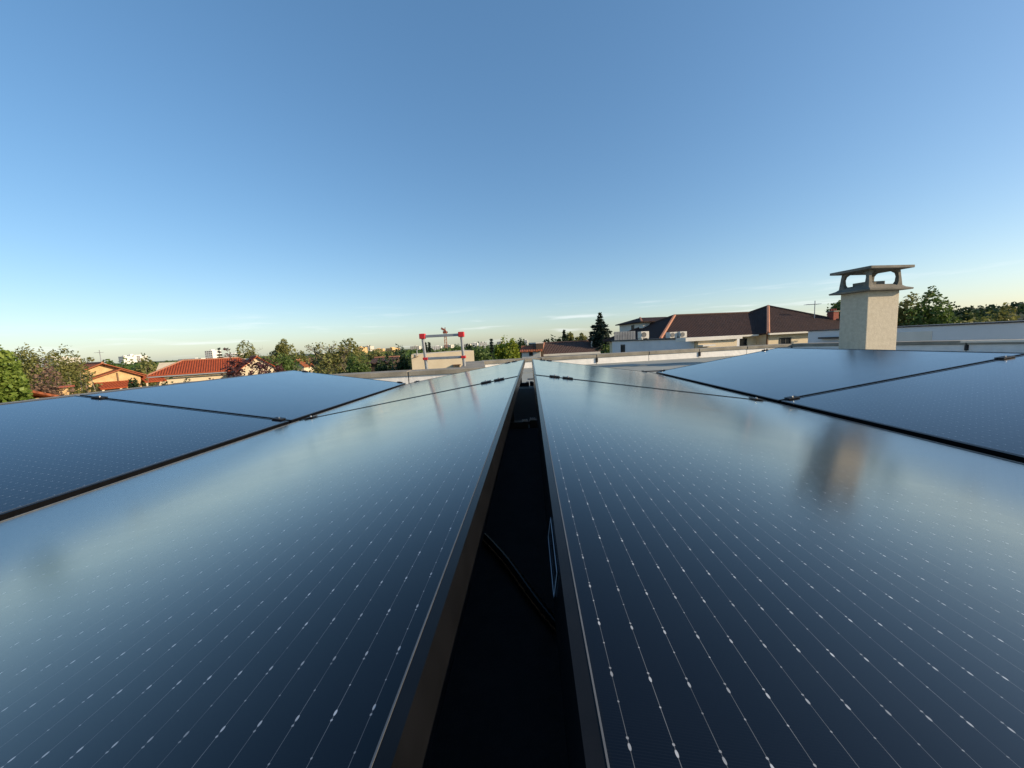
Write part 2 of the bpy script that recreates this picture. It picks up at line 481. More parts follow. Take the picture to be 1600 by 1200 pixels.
# ------------------------------------------------------------------ solar array
PW, PL, TILT, GAP, GV, SEAM = 1.134, 1.762, 0.157, 0.0732, 0.0495, 0.02
FH = 0.032                                   # frame height
def panel_meshes():
    d = {}
    d['glass'] = MB().box(0.0086, PW-0.0086, 0.0086, PL-0.0086, -0.0062, -0.0016).mesh('glass_sheet', MT['glass'])
    # long rail: lip over the glass, outer web and a lower flange, one extruded profile
    def rail(length):
        prof = [(0, 0), (0.0086, 0), (0.0086, -0.0015), (0.0022, -0.0075), (0.0022, -FH+0.002), (0.026, -FH+0.002), (0.026, -FH), (0, -FH)]
        m = MB()
        k = len(prof)
        m.v = [(x, 0, z) for x, z in prof] + [(x, length, z) for x, z in prof]
        for i in range(k):
            j = (i+1) % k
            m.f.append((i, j, k+j, k+i))
            m.uv.append(None)
        m.f += [tuple(reversed(range(k))), tuple(range(k, 2*k))]
        m.uv += [None, None]
        return m
    d['long'] = rail(PL).mesh('frame_rail', MT['frame'])
    d['short'] = rail(PW-0.0002).mesh('frame_rail', MT['frame'])
    d['glint_l'] = MB().box(0.0080, 0.0089, 0.009, PL-0.009, -0.0014, 0.0004).mesh('painted_lip_glint', MT['bead'])  # thin pale strip standing in for light caught along the lip
    d['back'] = MB().box(0.006, PW-0.006, 0.006, PL-0.006, -0.0085, -0.0066).mesh('backsheet', MT['clamp'])
    return d
PM = panel_meshes()
def solar_panel(label, x_in, z_in, y0, side, down, group='black framed solar panels on the flat roof'):
    """local x runs from the edge nearest the centre outwards; down: tilts down going outwards"""
    root = empty('solar_panel', label, 'solar panel', group=group)
    t = TILT if down else -TILT
    if side > 0:
        root.location = (x_in, y0, z_in)
        root.rotation_euler = (0, t, 0)
    else:                                    # turned half round: local y runs back towards the camera
        root.location = (x_in, y0+PL, z_in)
        root.rotation_euler = (Matrix.Rotation(math.pi, 4, 'Z') @ Matrix.Rotation(t, 4, 'Y')).to_euler()
    put('glass_sheet', PM['glass'], root)
    put('backsheet', PM['back'], root)
    a = put('frame_rail', PM['long'], root)
    b = put('frame_rail', PM['long'], root, (PW, PL, 0), (0, 0, math.pi))
    put('painted_lip_glint', PM['glint_l'], a)
    put('painted_lip_glint', PM['glint_l'], b)
    put('frame_rail', PM['short'], root, (PW-0.0001, 0.0001, -0.0002), (0, 0, math.pi/2))
    put('frame_rail', PM['short'], root, (0.0001, PL-0.0001, -0.0002), (0, 0, -math.pi/2))
    return root
CW, SW = math.cos(TILT)*PW, math.sin(TILT)*PW
YS = {-1: 1.80, 1: 1.83}                   # far edge of the nearest panels
side_word = {-1: 'left', 1: 'right'}
for sgn in (-1, 1):
    x1 = sgn*GAP/2
    x2 = x1 + sgn*(CW+GV)
    solar_panel('unseen solar panel added behind the camera to shade the central gap, %s side' % side_word[sgn], x1, RZ, YS[sgn]-2*PL-SEAM, sgn, True)  # out of view, added so the central gap falls in shade
    for k, word in ((0, 'near'), (1, 'far')):
        y0 = YS[sgn] - PL + k*(PL+SEAM)
        w1 = ('large foreground solar panel sloping down to the %s from the dark central gap' if k == 0 else 'distant solar panel sloping down to the %s at the far end of the central gap') % side_word[sgn]
        w2 = ('dark blue solar panel at the %s edge of the picture, tilted towards the centre' if k == 0 else 'far dark blue solar panel on the %s, tilted towards the centre') % side_word[sgn]
        solar_panel(w1, x1, RZ, y0, sgn, True)
        solar_panel(w2, x2, RZ-SW, y0, sgn, False)

# mounting racks under each seam: a base rail on the roof, uprights, clamps with bolts
bolt_me = MB().tube([(0, 0, 0), (0, 0, 0.005)], 0.0050, 8).mesh('bolt', MT['steel'])
bolt_big = MB().tube([(0, 0, 0), (0, 0, 0.011)], 0.0042, 8).mesh('bolt', MT['flash'])
def rack(label, sgn, y, end):
    root = empty('mounting_rail', label, 'mounting rail', (0, y, 0), group='black mounting rails under the panel seams')
    xi = sgn*GAP/2
    xv1, xv2 = xi+sgn*CW, xi+sgn*(CW+GV)
    xo = xv2+sgn*CW
    a, b = sorted((sgn*0.003, xo+sgn*0.05))
    box('base_rail', MT['clamp'], root, a, b, -0.022, 0.022, ROOF+0.007, ROOF+0.045)
    a, b = sorted((sgn*0.002, xo))
    for x, zt in ((xi+sgn*0.055, RZ-0.0095), (xv1-sgn*0.05, RZ-SW+0.0075), (xv2+sgn*0.05, RZ-SW+0.0075), (xo-sgn*0.055, RZ-0.0095)):
        box('upright', MT['clamp'], root, x-0.02, x+0.02, -0.007, 0.007, ROOF+0.0455, zt-FH-0.004+0.03)
    # rail shoe with a row of bolts, seen in the central gap
    for q, bx in enumerate((0.010, 0.019, 0.028)):
        put('bolt', bolt_big, root, (sgn*bx, -0.012, ROOF+0.0455))
    # clamps over the seam
    spots = [(0.10, 1), (0.165, 1), (PW-0.06, 1), (0.06, 2), (PW-0.12, 2)]
    for s_, which in spots:
        if which == 1:
            x, z, t = xi+sgn*s_*math.cos(TILT), RZ-s_*math.sin(TILT), sgn*TILT
        else:
            x, z, t = xv2+sgn*s_*math.cos(TILT), RZ-SW+s_*math.sin(TILT), -sgn*TILT
        mt = MB().box(-0.024, 0.024, -0.019, 0.019 if not end else 0.004, 0.0008, 0.0055)
        mt.box(-0.022, 0.022, -0.006, 0.006, -0.03, 0.0006)
        c = mt.build('clamp', MT['clamp'], root, (x, 0, z), (0, t, 0))
        put('bolt', bolt_me, c, (0.0, -0.004 if end else 0.0, 0.0056))
for sgn in (-1, 1):
    rack('black mounting rail under the %s panels at the nearer seam across the gap' % side_word[sgn], sgn, YS[sgn]+SEAM/2, False)
    rack('black mounting rail at the far end of the %s solar panels' % side_word[sgn], sgn, YS[sgn]+PL+SEAM+0.014, True)

# flat black sheets on the roof in the gap and the cable conduit crossing it
mb = MB().box(-0.9, 0.9, -0.6, 1.80, ROOF+0.0065, ROOF+0.012)
tag(mb.build('black_sheet', MT['blacksheet']), 'flat black sheet lying on the roof in the dark central gap', 'mat')
mb = MB().box(-0.9, 0.9, 1.93, 3.40, ROOF+0.0065, ROOF+0.012)
tag(mb.build('black_sheet', MT['blacksheet']), 'flat black sheet on the roof beyond the first crossing rail', 'mat')
def on_roof(u, v, z):
    d = ray(u, v)
    return CAM + d*((z-CAM.z)/d.z)
p0, p1 = on_roof(756, 842, ROOF+0.02), on_roof(868, 975, ROOF+0.02)
dd = p1-p0
mb = MB()
npt = 90
pts, rr = [], []
for i in range(npt):
    t = -0.6+2.2*i/(npt-1)
    q = p0+dd*t
    pts.append((q.x+0.004*math.sin(t*5), q.y, ROOF+0.0225))
    rr.append(0.0085 if i % 2 else 0.0100)
mb.tube(pts, rr, 10)
tag(mb.build('cable_conduit', MT['frame'], smooth=True), 'black corrugated cable conduit lying diagonally across the dark gap', 'cable')
# rating sticker outline on the inner web of the right hand frame
st = empty('rating_sticker', 'small pale rectangular sticker outline on the inner frame side of the right panel', 'sticker', (GAP/2-0.0006-0.016*math.sin(TILT), 0.25, RZ-0.016*math.cos(TILT)), rot=(0, TILT, 0))
for y0_, y1_, z0_, z1_ in ((0, 0.085, 0.0085, 0.0098), (0, 0.085, -0.0098, -0.0085), (0, 0.0016, -0.0098, 0.0098), (0.0834, 0.085, -0.0098, 0.0098)):
    box('sticker_border', MT['sticker'], st, -0.0004, 0, y0_, y1_, z0_, z1_)

# ------------------------------------------------------------------ chimney on the flat roof
def chimney():
    D = 5.0
    n0 = W(1354.3, 500, D)
    a, b = 0.094*D, 0.068*D
    zt = W(1355.3, 454.7, D).z
    root = empty('roof_chimney', 'square rendered chimney with open concrete cowl standing behind the right panels', 'chimney', (n0.x, n0.y, ROOF), R(11.5))
    H = zt-ROOF
    MB().box(0, a, 0, b, 0, H).build('shaft', MT['rough'], root, bevel=0.008)
    MB().box(-0.03, a+0.03, -0.03, b+0.03, 0.0005, 0.05).build('flashing_collar', MT['flash'], root)
    # lower slab: flared skirt rising to a rim
    o = 0.085
    m = MB()
    rings = [(o, 0.000), (o+0.004, 0.018), (o*0.45, 0.040), (0.01, 0.066), (-0.03, 0.085), (-0.075, 0.085), (-0.075, 0.02)]
    idx = []
    for e, z in rings:
        n = len(m.v)
        m.v += [(-e, -e, H+z), (a+e, -e, H+z), (a+e, b+e, H+z), (-e, b+e, H+z)]
        idx.append(n)
    for i in range(len(idx)-1):
        for k in range(4):
            q = (k+1) % 4
            m.f.append((idx[i]+k, idx[i]+q, idx[i+1]+q, idx[i+1]+k))
            m.uv.append(None)
    m.f.append((idx[0]+3, idx[0]+2, idx[0]+1, idx[0]))
    m.f.append(tuple(idx[-1]+k for k in range(4)))
    m.uv += [None, None]
    m.build('cowl_skirt', MT['cap'], root)
    # four flaring corner posts with rounded arches between them
    ph0, ph1 = H+0.058, H+0.262
    for sx in (0, 1):
        for sy in (0, 1):
            m = MB()
            prof = [(0.0, 0.072), (0.10, 0.050), (0.28, 0.036), (0.58, 0.032), (0.78, 0.040), (0.90, 0.062), (1.0, 0.100)]
            ids = []
            for t, w in prof:
                z = ph0+(ph1-ph0)*t
                lean = 0.018*(1-t)-0.002
                x0, x1 = -lean, w
                y0, y1 = -lean, w
                if sx:
                    x0, x1 = a-w, a+lean
                if sy:
                    y0, y1 = b-w, b+lean
                ids.append(len(m.v))
                m.v += [(x0, y0, z), (x1, y0, z), (x1, y1, z), (x0, y1, z)]
            for i in range(len(ids)-1):
                for k in range(4):
                    q = (k+1) % 4
                    m.f.append((ids[i]+k, ids[i]+q, ids[i+1]+q, ids[i+1]+k))
                    m.uv.append(None)
            m.f += [tuple(ids[0]+k for k in (3, 2, 1, 0)), tuple(ids[-1]+k for k in range(4))]
            m.uv += [None, None]
            m.build('cowl_post', MT['cap'], root)
    MB().box(-0.088, a+0.088, -0.088, b+0.088, ph1+0.0005, ph1+0.034).build('cowl_slab', MT['cap'], root, bevel=0.007)
    MB().box(0.09, a-0.09, 0.09, b-0.09, H+0.08, H+0.125).build('flue_plate', MT['cap'], root, rot=(0.0, -0.02, 0.0))
chimney()

# ------------------------------------------------------------------ telescopic ladder leaning on the far left parapet
def ladder():
    Y = 4.75
    pl, pr = W(660, 523, Y), W(720.5, 519.5, Y)
    x0, x1 = pl.x, pr.x
    zt = (pl.z+pr.z)/2 - 0.025
    root = empty('telescopic_ladder', 'silver telescopic ladder with red corner joints rising above the far left parapet', 'ladder', (0.0, Y, 0), group=None)
    root.location = (0, Y, 0)
    lean = 0.20                             # foot stands out from the wall
    def yy(z):
        return (zt-z)*lean
    dz = 0.285
    n = int((zt-0.05)/dz)
    for x in (x0, x1):
        m = MB()
        for k in range(n+1):
            za, zb = zt-k*dz, zt-(k+1)*dz
            if zb < 0.02:
                zb = 0.02
            r = 0.0185+0.0012*min(k, 8)
            m.tube([(x, yy(za), za), (x, yy(zb), zb)], r, 12)
        m.build('stile', MT['alu'], root, smooth=False)
        MB().box(x-0.036, x+0.036, -0.034, 0.034, zt-0.030, zt+0.036).build('end_joint', MT['red'], root, bevel=0.008)
        for k in range(1, n+1):
            z = zt-k*dz
            MB().box(x-0.028, x+0.034 if x == x0 else x+0.030, -0.028, 0.026, -0.017, 0.017).build('rung_joint', MT['red'], root, (0, yy(z), z), bevel=0.005)
    for k in range(n+1):
        z = zt-k*dz
        MB().box(x0+0.03, x1-0.03, -0.017, 0.017, -0.0165, 0.0165).build('rung', MT['galv'], root, (0, yy(z), z), bevel=0.005)
ladder()

# ------------------------------------------------------------------ houses
TH = R(14)                                    # the neighbours' walls are turned this way
UU = Vector((math.cos(TH), math.sin(TH), 0))
VV = Vector((-math.sin(TH), math.cos(TH), 0))
def roof_plane(pts, tk=0.0):
    """uv in metres: x along the eave (first edge), y up the slope"""
    p = [Vector(q) for q in pts]
    e = (p[1]-p[0]).normalized()
    n = e.cross(p[2]-p[0]).normalized()
    s = n.cross(e)
    return [((q-p[0]).dot(e), (q-p[0]).dot(s)) for q in p]
def roof_faces(m, planes, tk=0.10):
    for pts in planes:
        p = [Vector(q) for q in pts]
        m.face(p, roof_plane(p))
        lo = [q-Vector((0, 0, tk)) for q in p]
        m.face(list(reversed(lo)), roof_plane(lo)[::-1])
        for i in range(len(p)):
            j = (i+1) % len(p)
            m.face([p[i], lo[i], lo[j], p[j]], [(0, 0), (0, tk), (1, tk), (1, 0)])
    return m
def window(parent, x, z, w, h, y=0.0, face='y', shutters=False, pm='pane', fm='dark'):
    """a framed window on the wall whose outside faces -y (face y) or -x (face x) of the parent"""
    def bx(nm, m, par, a0, a1, d0, d1, z0, z1):
        if face == 'y':
            return box(nm, m, par, a0, a1, y+d0, y+d1, z0, z1)
        return box(nm, m, par, y+d0, y+d1, a0, a1, z0, z1)
    wn_ = bx('window', MT[pm], parent, x-w/2, x+w/2, -0.012, -0.002, z, z+h)
    t = 0.06
    for a0, a1, z0, z1 in ((x-w/2-t, x-w/2, z-t, z+h+t), (x+w/2, x+w/2+t, z-t, z+h+t), (x-w/2, x+w/2, z-t, z), (x-w/2, x+w/2, z+h, z+h+t)):
        bx('frame', MT[fm], wn_, a0, a1, -0.05, -0.001, z0, z1)
    bx('mullion', MT[fm], wn_, x-0.02, x+0.02, -0.032, -0.0125, z, z+h)
    if shutters:
        for s_ in (-1, 1):
            c = x+s_*(w*0.76+t)
            bx('shutter', MT['shutter'], wn_, c-w*0.24, c+w*0.24, -0.045, -0.001, z-t, z+h+t)
    return wn_
def hip_caps(m, edges, r=0.10):
    for a, b in edges:
        m.tube([a, b], r, 6)
    return m
def gable_house(name, label, loc, rz, w, d, eave, ridge, wallm, tilem, over=0.45, cat='house', ax='y', half_hip=0.0):
    """ax y: the ridge runs front to back and the front shows a gable; ax x: the eave faces front"""
    root = empty(name, label, cat, loc, rz)
    if ax == 'x':
        A = [(-w/2, 0), (w/2, 0)]
        m = MB()
        prof = [(0, 0), (d, 0), (d, eave), (d/2, ridge-0.12), (0, eave)]
        n = len(m.v)
        m.v += [(-w/2, y, z) for y, z in prof] + [(w/2, y, z) for y, z in prof]
    else:
        m = MB()
        prof = [(-w/2, 0), (w/2, 0), (w/2, eave), (0, ridge-0.12), (-w/2, eave)]
        m.v += [(x, 0, z) for x, z in prof] + [(x, d, z) for x, z in prof]
    m.f += [(0, 1, 2, 3, 4), (9, 8, 7, 6, 5)]
    for i in range(5):
        j = (i+1) % 5
        m.f.append((i, i+5, j+5, j))
    m.uv += [None]*7
    m.build('wall', wallm, root)
    r = MB()
    if ax == 'x':
        k = over*(ridge-eave)/(d/2)
        x0, x1 = -w/2-over, w/2+over
        roof_faces(r, [[(x0, -over, eave-k), (x1, -over, eave-k), (x1-half_hip, d/2, ridge), (x0+half_hip, d/2, ridge)],
                       [(x1, d+over, eave-k), (x0, d+over, eave-k), (x0+half_hip, d/2, ridge), (x1-half_hip, d/2, ridge)]])
        if half_hip:
            roof_faces(r, [[(x1, -over, eave-k), (x1, d+over, eave-k), (x1-half_hip, d/2, ridge)], [(x0, d+over, eave-k), (x0, -over, eave-k), (x0+half_hip, d/2, ridge)]])
        caps = [((x0+half_hip, d/2, ridge+0.02), (x1-half_hip, d/2, ridge+0.02))]
        if half_hip:
            caps += [((x0+half_hip, d/2, ridge), (x0, -over, eave-k)), ((x1-half_hip, d/2, ridge), (x1, -over, eave-k))]
    else:
        k = over*(ridge-eave)/(w/2)
        y0, y1 = -over, d+over
        roof_faces(r, [[(-w/2-over, y1, eave-k), (-w/2-over, y0, eave-k), (0, y0, ridge), (0, y1, ridge)],
                       [(w/2+over, y0, eave-k), (w/2+over, y1, eave-k), (0, y1, ridge), (0, y0, ridge)]])
        caps = [((0, y0, ridge+0.02), (0, y1, ridge+0.02))]
    ro = r.build('roof', tilem, root)
    hip_caps(MB(), caps).build('ridge_cap', MT['ridge'] if tilem is not MT['tile_brown'] else MT['tile_grey'], ro)
    return root

# the low house with the terracotta roof on the left
Y = 41.0
HW = 9.4
zE, zR = W(303, 582.5, Y).z, W(325, 561.5, Y+2.5).z
h2 = gable_house('tiled_house', 'cream walled house under a bright terracotta hipped roof, left of centre', (gx(327, Y), Y, 0), R(38), HW, 6.4, zE+0.28, zR, MT['cream'], MT['tile_red'], over=0.6, ax='x', half_hip=2.6)
box('gutter', MT['galv'], h2, -HW/2-0.6, HW/2+0.6, -0.74, -0.62, zE-0.17, zE-0.06)
for wx in (-2.2, 0.6, 2.6):
    window(h2, wx, zE-2.3, 1.1, 1.3, shutters=True)
Y2 = 41.5
h2b = gable_house('gabled_house', 'small pale gable end with terracotta verge behind the purple leaved tree', (gx(401, Y2), Y2, 0), R(42), 3.4, 7, W(428, 573, Y2).z, W(404, 556.5, Y2).z, MT['cream'], MT['tile_red'], over=0.35, ax='y')
window(h2b, 0.2, 2.4, 0.9, 1.1, shutters=True)

# the ochre house further left, two stepped gables and lean-to roofs
Y = 35.0
zE = W(226, 587.5, Y).z
h1 = gable_house('ochre_house', 'ochre stone house with low stepped terracotta gables at the far left', (gx(157, Y), Y, 0), R(64), 5.6, 9.0, zE+0.2, W(156, 567, Y).z, MT['ochre'], MT['tile_orange'], over=0.55)
zL, zA, zQ = W(142, 592, Y).z, W(178, 577, Y).z, W(214, 588, Y).z
m = MB()
ext = [(-1.3, 0), (2.4, 0), (2.4, zQ), (0.95, zA-0.12), (-1.3, zL)]
m.v += [(x, -1.2, z) for x, z in ext] + [(x, -0.01, z) for x, z in ext]
m.f += [(0, 1, 2, 3, 4), (9, 8, 7, 6, 5)] + [(i, i+5, (i+1) % 5+5, (i+1) % 5) for i in range(5)]
m.uv += [None]*7
m.build('front_wall', MT['ochre'], h1)
r = MB()
roof_faces(r, [[(-1.75, -0.02, zL-0.12), (-1.75, -1.55, zL-0.12), (0.95, -1.55, zA), (0.95, -0.02, zA)], [(2.7, -1.55, zQ-0.05), (2.7, -0.02, zQ-0.05), (0.95, -0.02, zA), (0.95, -1.55, zA)]])
r.build('front_roof', MT['tile_orange'], h1)
zp0, zp1 = W(168, 604.5, Y).z, W(168, 596, Y).z
r = MB()
roof_faces(r, [[(-1.0, -3.0, zp0), (1.5, -3.0, zp0), (1.5, -1.22, zp1), (-1.0, -1.22, zp1)]])
r.build('porch_roof', MT['tile_red'], h1)
r = MB()
roof_faces(r, [[(2.45, -2.0, zp0+0.25), (4.2, -2.0, zp0+0.25), (4.2, -0.6, zp1+0.3), (2.45, -0.6, zp1+0.3)]])
r.build('porch_roof', MT['tile_red'], h1)
for px in (-0.8, 0.4, 1.35):
    box('porch_post', MT['cream'], h1, px-0.08, px+0.08, -2.9, -2.74, 0, zp0-0.06)
for px in (2.65, 4.0):
    box('porch_post', MT['cream'], h1, px-0.08, px+0.08, -1.9, -1.74, 0, zp0+0.17)
box('downpipe', MT['shutter'], h1, 0.68, 0.78, -1.29, -1.21, 0.5, zA-0.35)
box('chimney_stack', MT['ochre'], h1, -2.3, -1.8, 2.0, 2.5, zE+0.2, zE+1.2)
window(h1, 1.7, 1.9, 0.9, 1.1, y=-1.2, shutters=True)
window(h1, -0.4, 1.9, 0.8, 1.1, y=-1.2, shutters=True)
# aerial mast beside it and the little chimney in the shrubs
def mast(label, u, v0, y, zb, arms=4, blen=0.7):
    p = W(u, v0, y)
    root = empty('roof_aerial', label, 'aerial', (p.x, y, zb))
    H = p.z-zb
    MB().tube([(0, 0, 0), (0, 0, H)], 0.028, 6).build('pole', MT['galv'], root)
    MB().tube([(-blen, 0, H-0.25), (blen*0.5, 0, H-0.25)], 0.022, 5).build('boom', MT['galv'], root)
    for k in range(arms):
        x = -blen + 1.45*blen*k/(arms-1)
        MB().tube([(x, -0.25, H-0.25), (x, 0.25, H-0.25)], 0.016, 5).build('element', MT['galv'], root)
    return root
mast('thin television aerial on the ridge of the ochre house', 155, 547, 36.5, 5.9, 4, 0.3)
c = empty('garden_chimney', 'small ochre garden chimney with flat tile cap among the shrubs at far left', 'chimney', (gx(87, 20), 20, 0))
box('stack', MT['ochre'], c, -0.22, 0.22, -0.22, 0.22, 0, W(87, 606, 20).z)
zc = W(87, 606, 20).z
box('cap', MT['brick'], c, -0.42, 0.42, -0.4, 0.4, zc+0.0, zc+0.09)
# low shed roof at the very left edge
s = empty('garden_shed', 'low brown tiled shed roof under the big bush at the left edge', 'shed', (gx(-62, 12), 12, 0), R(20))
zs = W(0, 616, 12).z
box('wall', MT['ochre'], s, -1.6, 0.7, 0, 2.2, 0, zs-0.35)
r = MB()
roof_faces(r, [[(-1.9, -0.4, zs-0.45), (1.0, -0.4, zs-0.45), (1.0, 1.1, zs), (-1.9, 1.1, zs)], [(1.0, 2.6, zs-0.45), (-1.9, 2.6, zs-0.45), (-1.9, 1.1, zs), (1.0, 1.1, zs)]])
r.build('roof', MT['tile_orange'], s)

# cream end wall behind the ladder
Y = 16.0
pa = W(642.5, 554.5, Y)
wl = 2.72
s = empty('cream_building', 'plain cream block with flat top directly behind the ladder', 'building', (pa.x, Y, 0), R(16))
pb = W(726, 548.3, Y+wl*math.sin(R(16)))
m = MB()
za, zb = pa.z, pb.z
m.v += [(0, 0, 0), (wl, 0, 0), (wl, 0, zb), (0, 0, za), (0, 3.5, 0), (wl, 3.5, 0), (wl, 3.5, zb), (0, 3.5, za)]
m.f += [(0, 1, 2, 3), (5, 4, 7, 6), (3, 2, 6, 7), (1, 5, 6, 2), (4, 0, 3, 7), (0, 4, 5, 1)]
m.uv += [None]*6
m.build('wall', MT['cream'], s)
p = Vector((1.92, 0, W(702, 571, Y+0.5).z))
box('ledge', MT['shutter'], s, p.x-0.17, p.x+0.17, -0.16, -0.002, p.z, p.z+0.035)
box('ledge_bracket', MT['shutter'], s, p.x-0.13, p.x-0.09, -0.10, -0.002, p.z-0.10, p.z-0.001)
box('ledge_bracket', MT['shutter'], s, p.x+0.09, p.x+0.13, -0.10, -0.002, p.z-0.10, p.z-0.001)
p = Vector((0.25, 0, W(650, 556, Y).z))
MB().tube([(p.x, -0.06, p.z-0.02), (p.x, -0.06, p.z+0.25)], 0.022, 6).build('vent_pipe', MT['galv'], s)
MB().tube([(p.x-0.2, -0.05, p.z-0.08), (p.x+0.04, -0.05, p.z-0.03)], 0.014, 6).build('cable', MT['shutter'], s)

# long low building with the brown roof, centre right
Y = 50.0
xa, xb = gx(850, Y), gx(944, Y)
ez, rz_ = W(900, 549, Y).z, W(900, 533.5, Y+3.5).z
lb = gable_house('long_low_house', 'long low house with a dark brown tiled roof beyond the far parapet', ((xa+xb)/2, Y, 0), R(5), xb-xa, 7.0, ez, rz_, MT['cream'], MT['tile_grey'], over=0.5, ax='x', half_hip=0.9)
box('fascia_board', MT['white'], lb, -(xb-xa)/2-0.5, (xb-xa)/2+0.5, -0.62, -0.515, ez-0.42, ez-0.16)
for q, wx in enumerate((-2.3, -0.3, 0.8, 2.2, 3.3)):
    window(lb, wx, ez-1.15, 0.75 if q != 1 else 0.45, 0.5, shutters=False)
box('roof_vent', MT['white'], lb, 2.6, 2.75, 1.2, 1.35, ez+0.4, ez+1.25)
s = gable_house('white_cottage', 'small white cottage with a rusty tiled roof left of the long brown roof', (gx(829, 47), 47, 0), R(-4), 2.3, 5, W(829, 548, 47).z, W(829, 541, 49).z, MT['white'], MT['tile_orange'], over=0.25, ax='x')
window(s, 0.0, W(829, 552, 47).z-0.25, 0.35, 0.35)
s = empty('stone_gable', 'tall narrow grey gable wall at the end of the long brown roof', 'wall', (gx(843, 47.5), 47.5, 0), R(10))
box('stack', MT['bark'], s, -0.45, 0.45, 0, 5.0, 0, W(843, 536.5, 47.5).z)
box('coping', MT['white'], s, -0.5, 0.5, -0.05, 5.05, W(843, 536.5, 47.5).z+0.001, W(843, 536.5, 47.5).z+0.14)
s = gable_house('grey_shed', 'low grey roofed shed between the dark hedges left of the ladder', (gx(592, 32), 32, 0), R(3), 1.9, 4.0, W(592, 566, 32).z, W(592, 559, 34).z, MT['bark'], MT['tile_grey'], over=0.2, ax='x', cat='shed')
s = gable_house('far_cottage', 'tiny pale cottage between the trees right of the terracotta roof', (gx(462, 62), 62, 0), R(0), 2.4, 4, W(462, 572, 62).z, W(462, 562, 62).z, MT['cream'], MT['tile_orange'], over=0.2, ax='y')

# ------------------------------------------------------------------ the white neighbour and the brown hip roof on the right
def local(root_loc):
    return Vector(root_loc)
N0 = Vector((6.4, 15.0, 0))
nb = empty('white_annex', 'white flat roofed annex in shade with air conditioners on its roof', 'building', N0, TH)
zt = CAM.z-0.16
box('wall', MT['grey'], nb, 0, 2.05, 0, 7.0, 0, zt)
box('roof_edge', MT['dark'], nb, -0.05, 1.2, 0.3, 7.05, zt+0.001, zt+0.06)
box('front_block', MT['cream'], nb, 0.02, 1.75, -0.2, -0.003, 0, zt-0.09)
box('front_slab', MT['white'], nb, -0.62, 1.87, -0.34, 0.27, zt-0.085, zt+0.055, bevel=0.01)
box('ledge', MT['white'], nb, 0.0, 0.55, -0.5, -0.205, zt-0.30, zt-0.24)
window(nb, 5.7, zt-0.62, 0.28, 0.38, y=0.0, face='x')
# louvre screen on the far end of the annex
LO = empty('louvre_screen', 'grey vertical louvre screen on the far end of the white annex roof', 'screen', N0+VV*7.0, TH)
z0 = zt+0.065
LH = W(975, 517.5, 21).z-z0
for k in range(13):
    xx = 0.10*k+0.02
    box('slat', MT['louvre'], LO, xx, xx+0.07, -0.28, -0.24, z0, z0+LH)
box('rail', MT['dark'], LO, 0, 1.32, -0.235, -0.20, z0+0.05, z0+0.10)
box('rail', MT['dark'], LO, 0, 1.32, -0.235, -0.20, z0+LH-0.10, z0+LH-0.05)
def ac_unit(label, u, v, y, w, h, d=0.32, rz=TH, stand=None):
    p = W(u, v, y)
    root = empty('air_conditioner', label, 'air conditioner', (p.x, y, p.z), rz, group='air conditioners on the annex roof')
    MB().box(-w/2, w/2, 0, d, 0, h).build('casing', MT['white'], root, bevel=0.012)
    ring = MB()
    ring.tube([(-w*0.14, -0.012, h*0.52), (-w*0.14, -0.001, h*0.52)], h*0.38, 20)
    fan = ring.build('fan_grille', MT['dark'], root)
    for k in range(4):
        zz = h*(0.25+0.18*k)
        box('grille_bar', MT['galv'], fan, -w*0.14-h*0.33, -w*0.14+h*0.33, -0.020, -0.013, zz-0.006, zz+0.006)
    box('foot', MT['white'], root, -w*0.4, -w*0.3, -0.02, d+0.02, -0.07, -0.001)
    box('foot', MT['white'], root, w*0.3, w*0.4, -0.02, d+0.02, -0.07, -0.001)
    return root
ac_unit('air conditioner with dark fan beside the louvre screen', 1008, 528.5, 18.5, 0.42, 0.33)
ac_unit('left of two air conditioners below the brown tiled roof', 1052.5, 528.0, 17.0, 0.36, 0.26)
ac_unit('right of two air conditioners below the brown tiled roof', 1068, 527.5, 17.0, 0.34, 0.27)

# the brown hip roofed house: square hipped wing and a set-back main range
P1 = Vector((15.9, 26.0, 0))
hh = empty('brown_roof_house', 'large house with a dark brown hipped tile roof and lit cream front wall', 'house', P1, TH)
EZ, WS = CAM.z-0.13, 9.2
AP = Vector((WS/2, WS/2, CAM.z+2.0))
box('wing_wall', MT['cream'], hh, 0.35, WS-0.35, 0.35, WS-0.35, 0, EZ-0.02)
r = MB()
cs = [Vector((0, 0, EZ)), Vector((WS, 0, EZ)), Vector((WS, WS, EZ)), Vector((0, WS, EZ))]
roof_faces(r, [[cs[i], cs[(i+1) % 4], AP] for i in range(4)], 0.09)
wr = r.build('wing_roof', MT['tile_brown'], hh)
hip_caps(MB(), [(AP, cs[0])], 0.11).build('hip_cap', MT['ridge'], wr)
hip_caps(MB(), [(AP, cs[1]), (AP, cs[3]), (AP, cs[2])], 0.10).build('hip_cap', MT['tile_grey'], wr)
e = 4.3
sx, sy = -7.4, 0.85                            # main range: starts set back, runs to local -x
RZm = CAM.z+1.56
box('main_wall', MT['cream'], hh, sx+0.4, 0.345, sy+0.4, sy+2*e-0.4, 0, EZ-0.05)
a0, a1 = Vector((sx, sy, EZ-0.03)), Vector((0.9, sy, EZ-0.03))
b0, b1 = Vector((sx, sy+2*e, EZ-0.03)), Vector((0.9, sy+2*e, EZ-0.03))
r0, r1 = Vector((sx+e*0.93, sy+e, RZm)), Vector((4.2, sy+e, RZm))
r = MB()
roof_faces(r, [[a0, a1, r1, r0], [b0, a0, r0], [b1, b0, r0, r1]], 0.09)
mr_ = r.build('main_roof', MT['tile_brown'], hh)
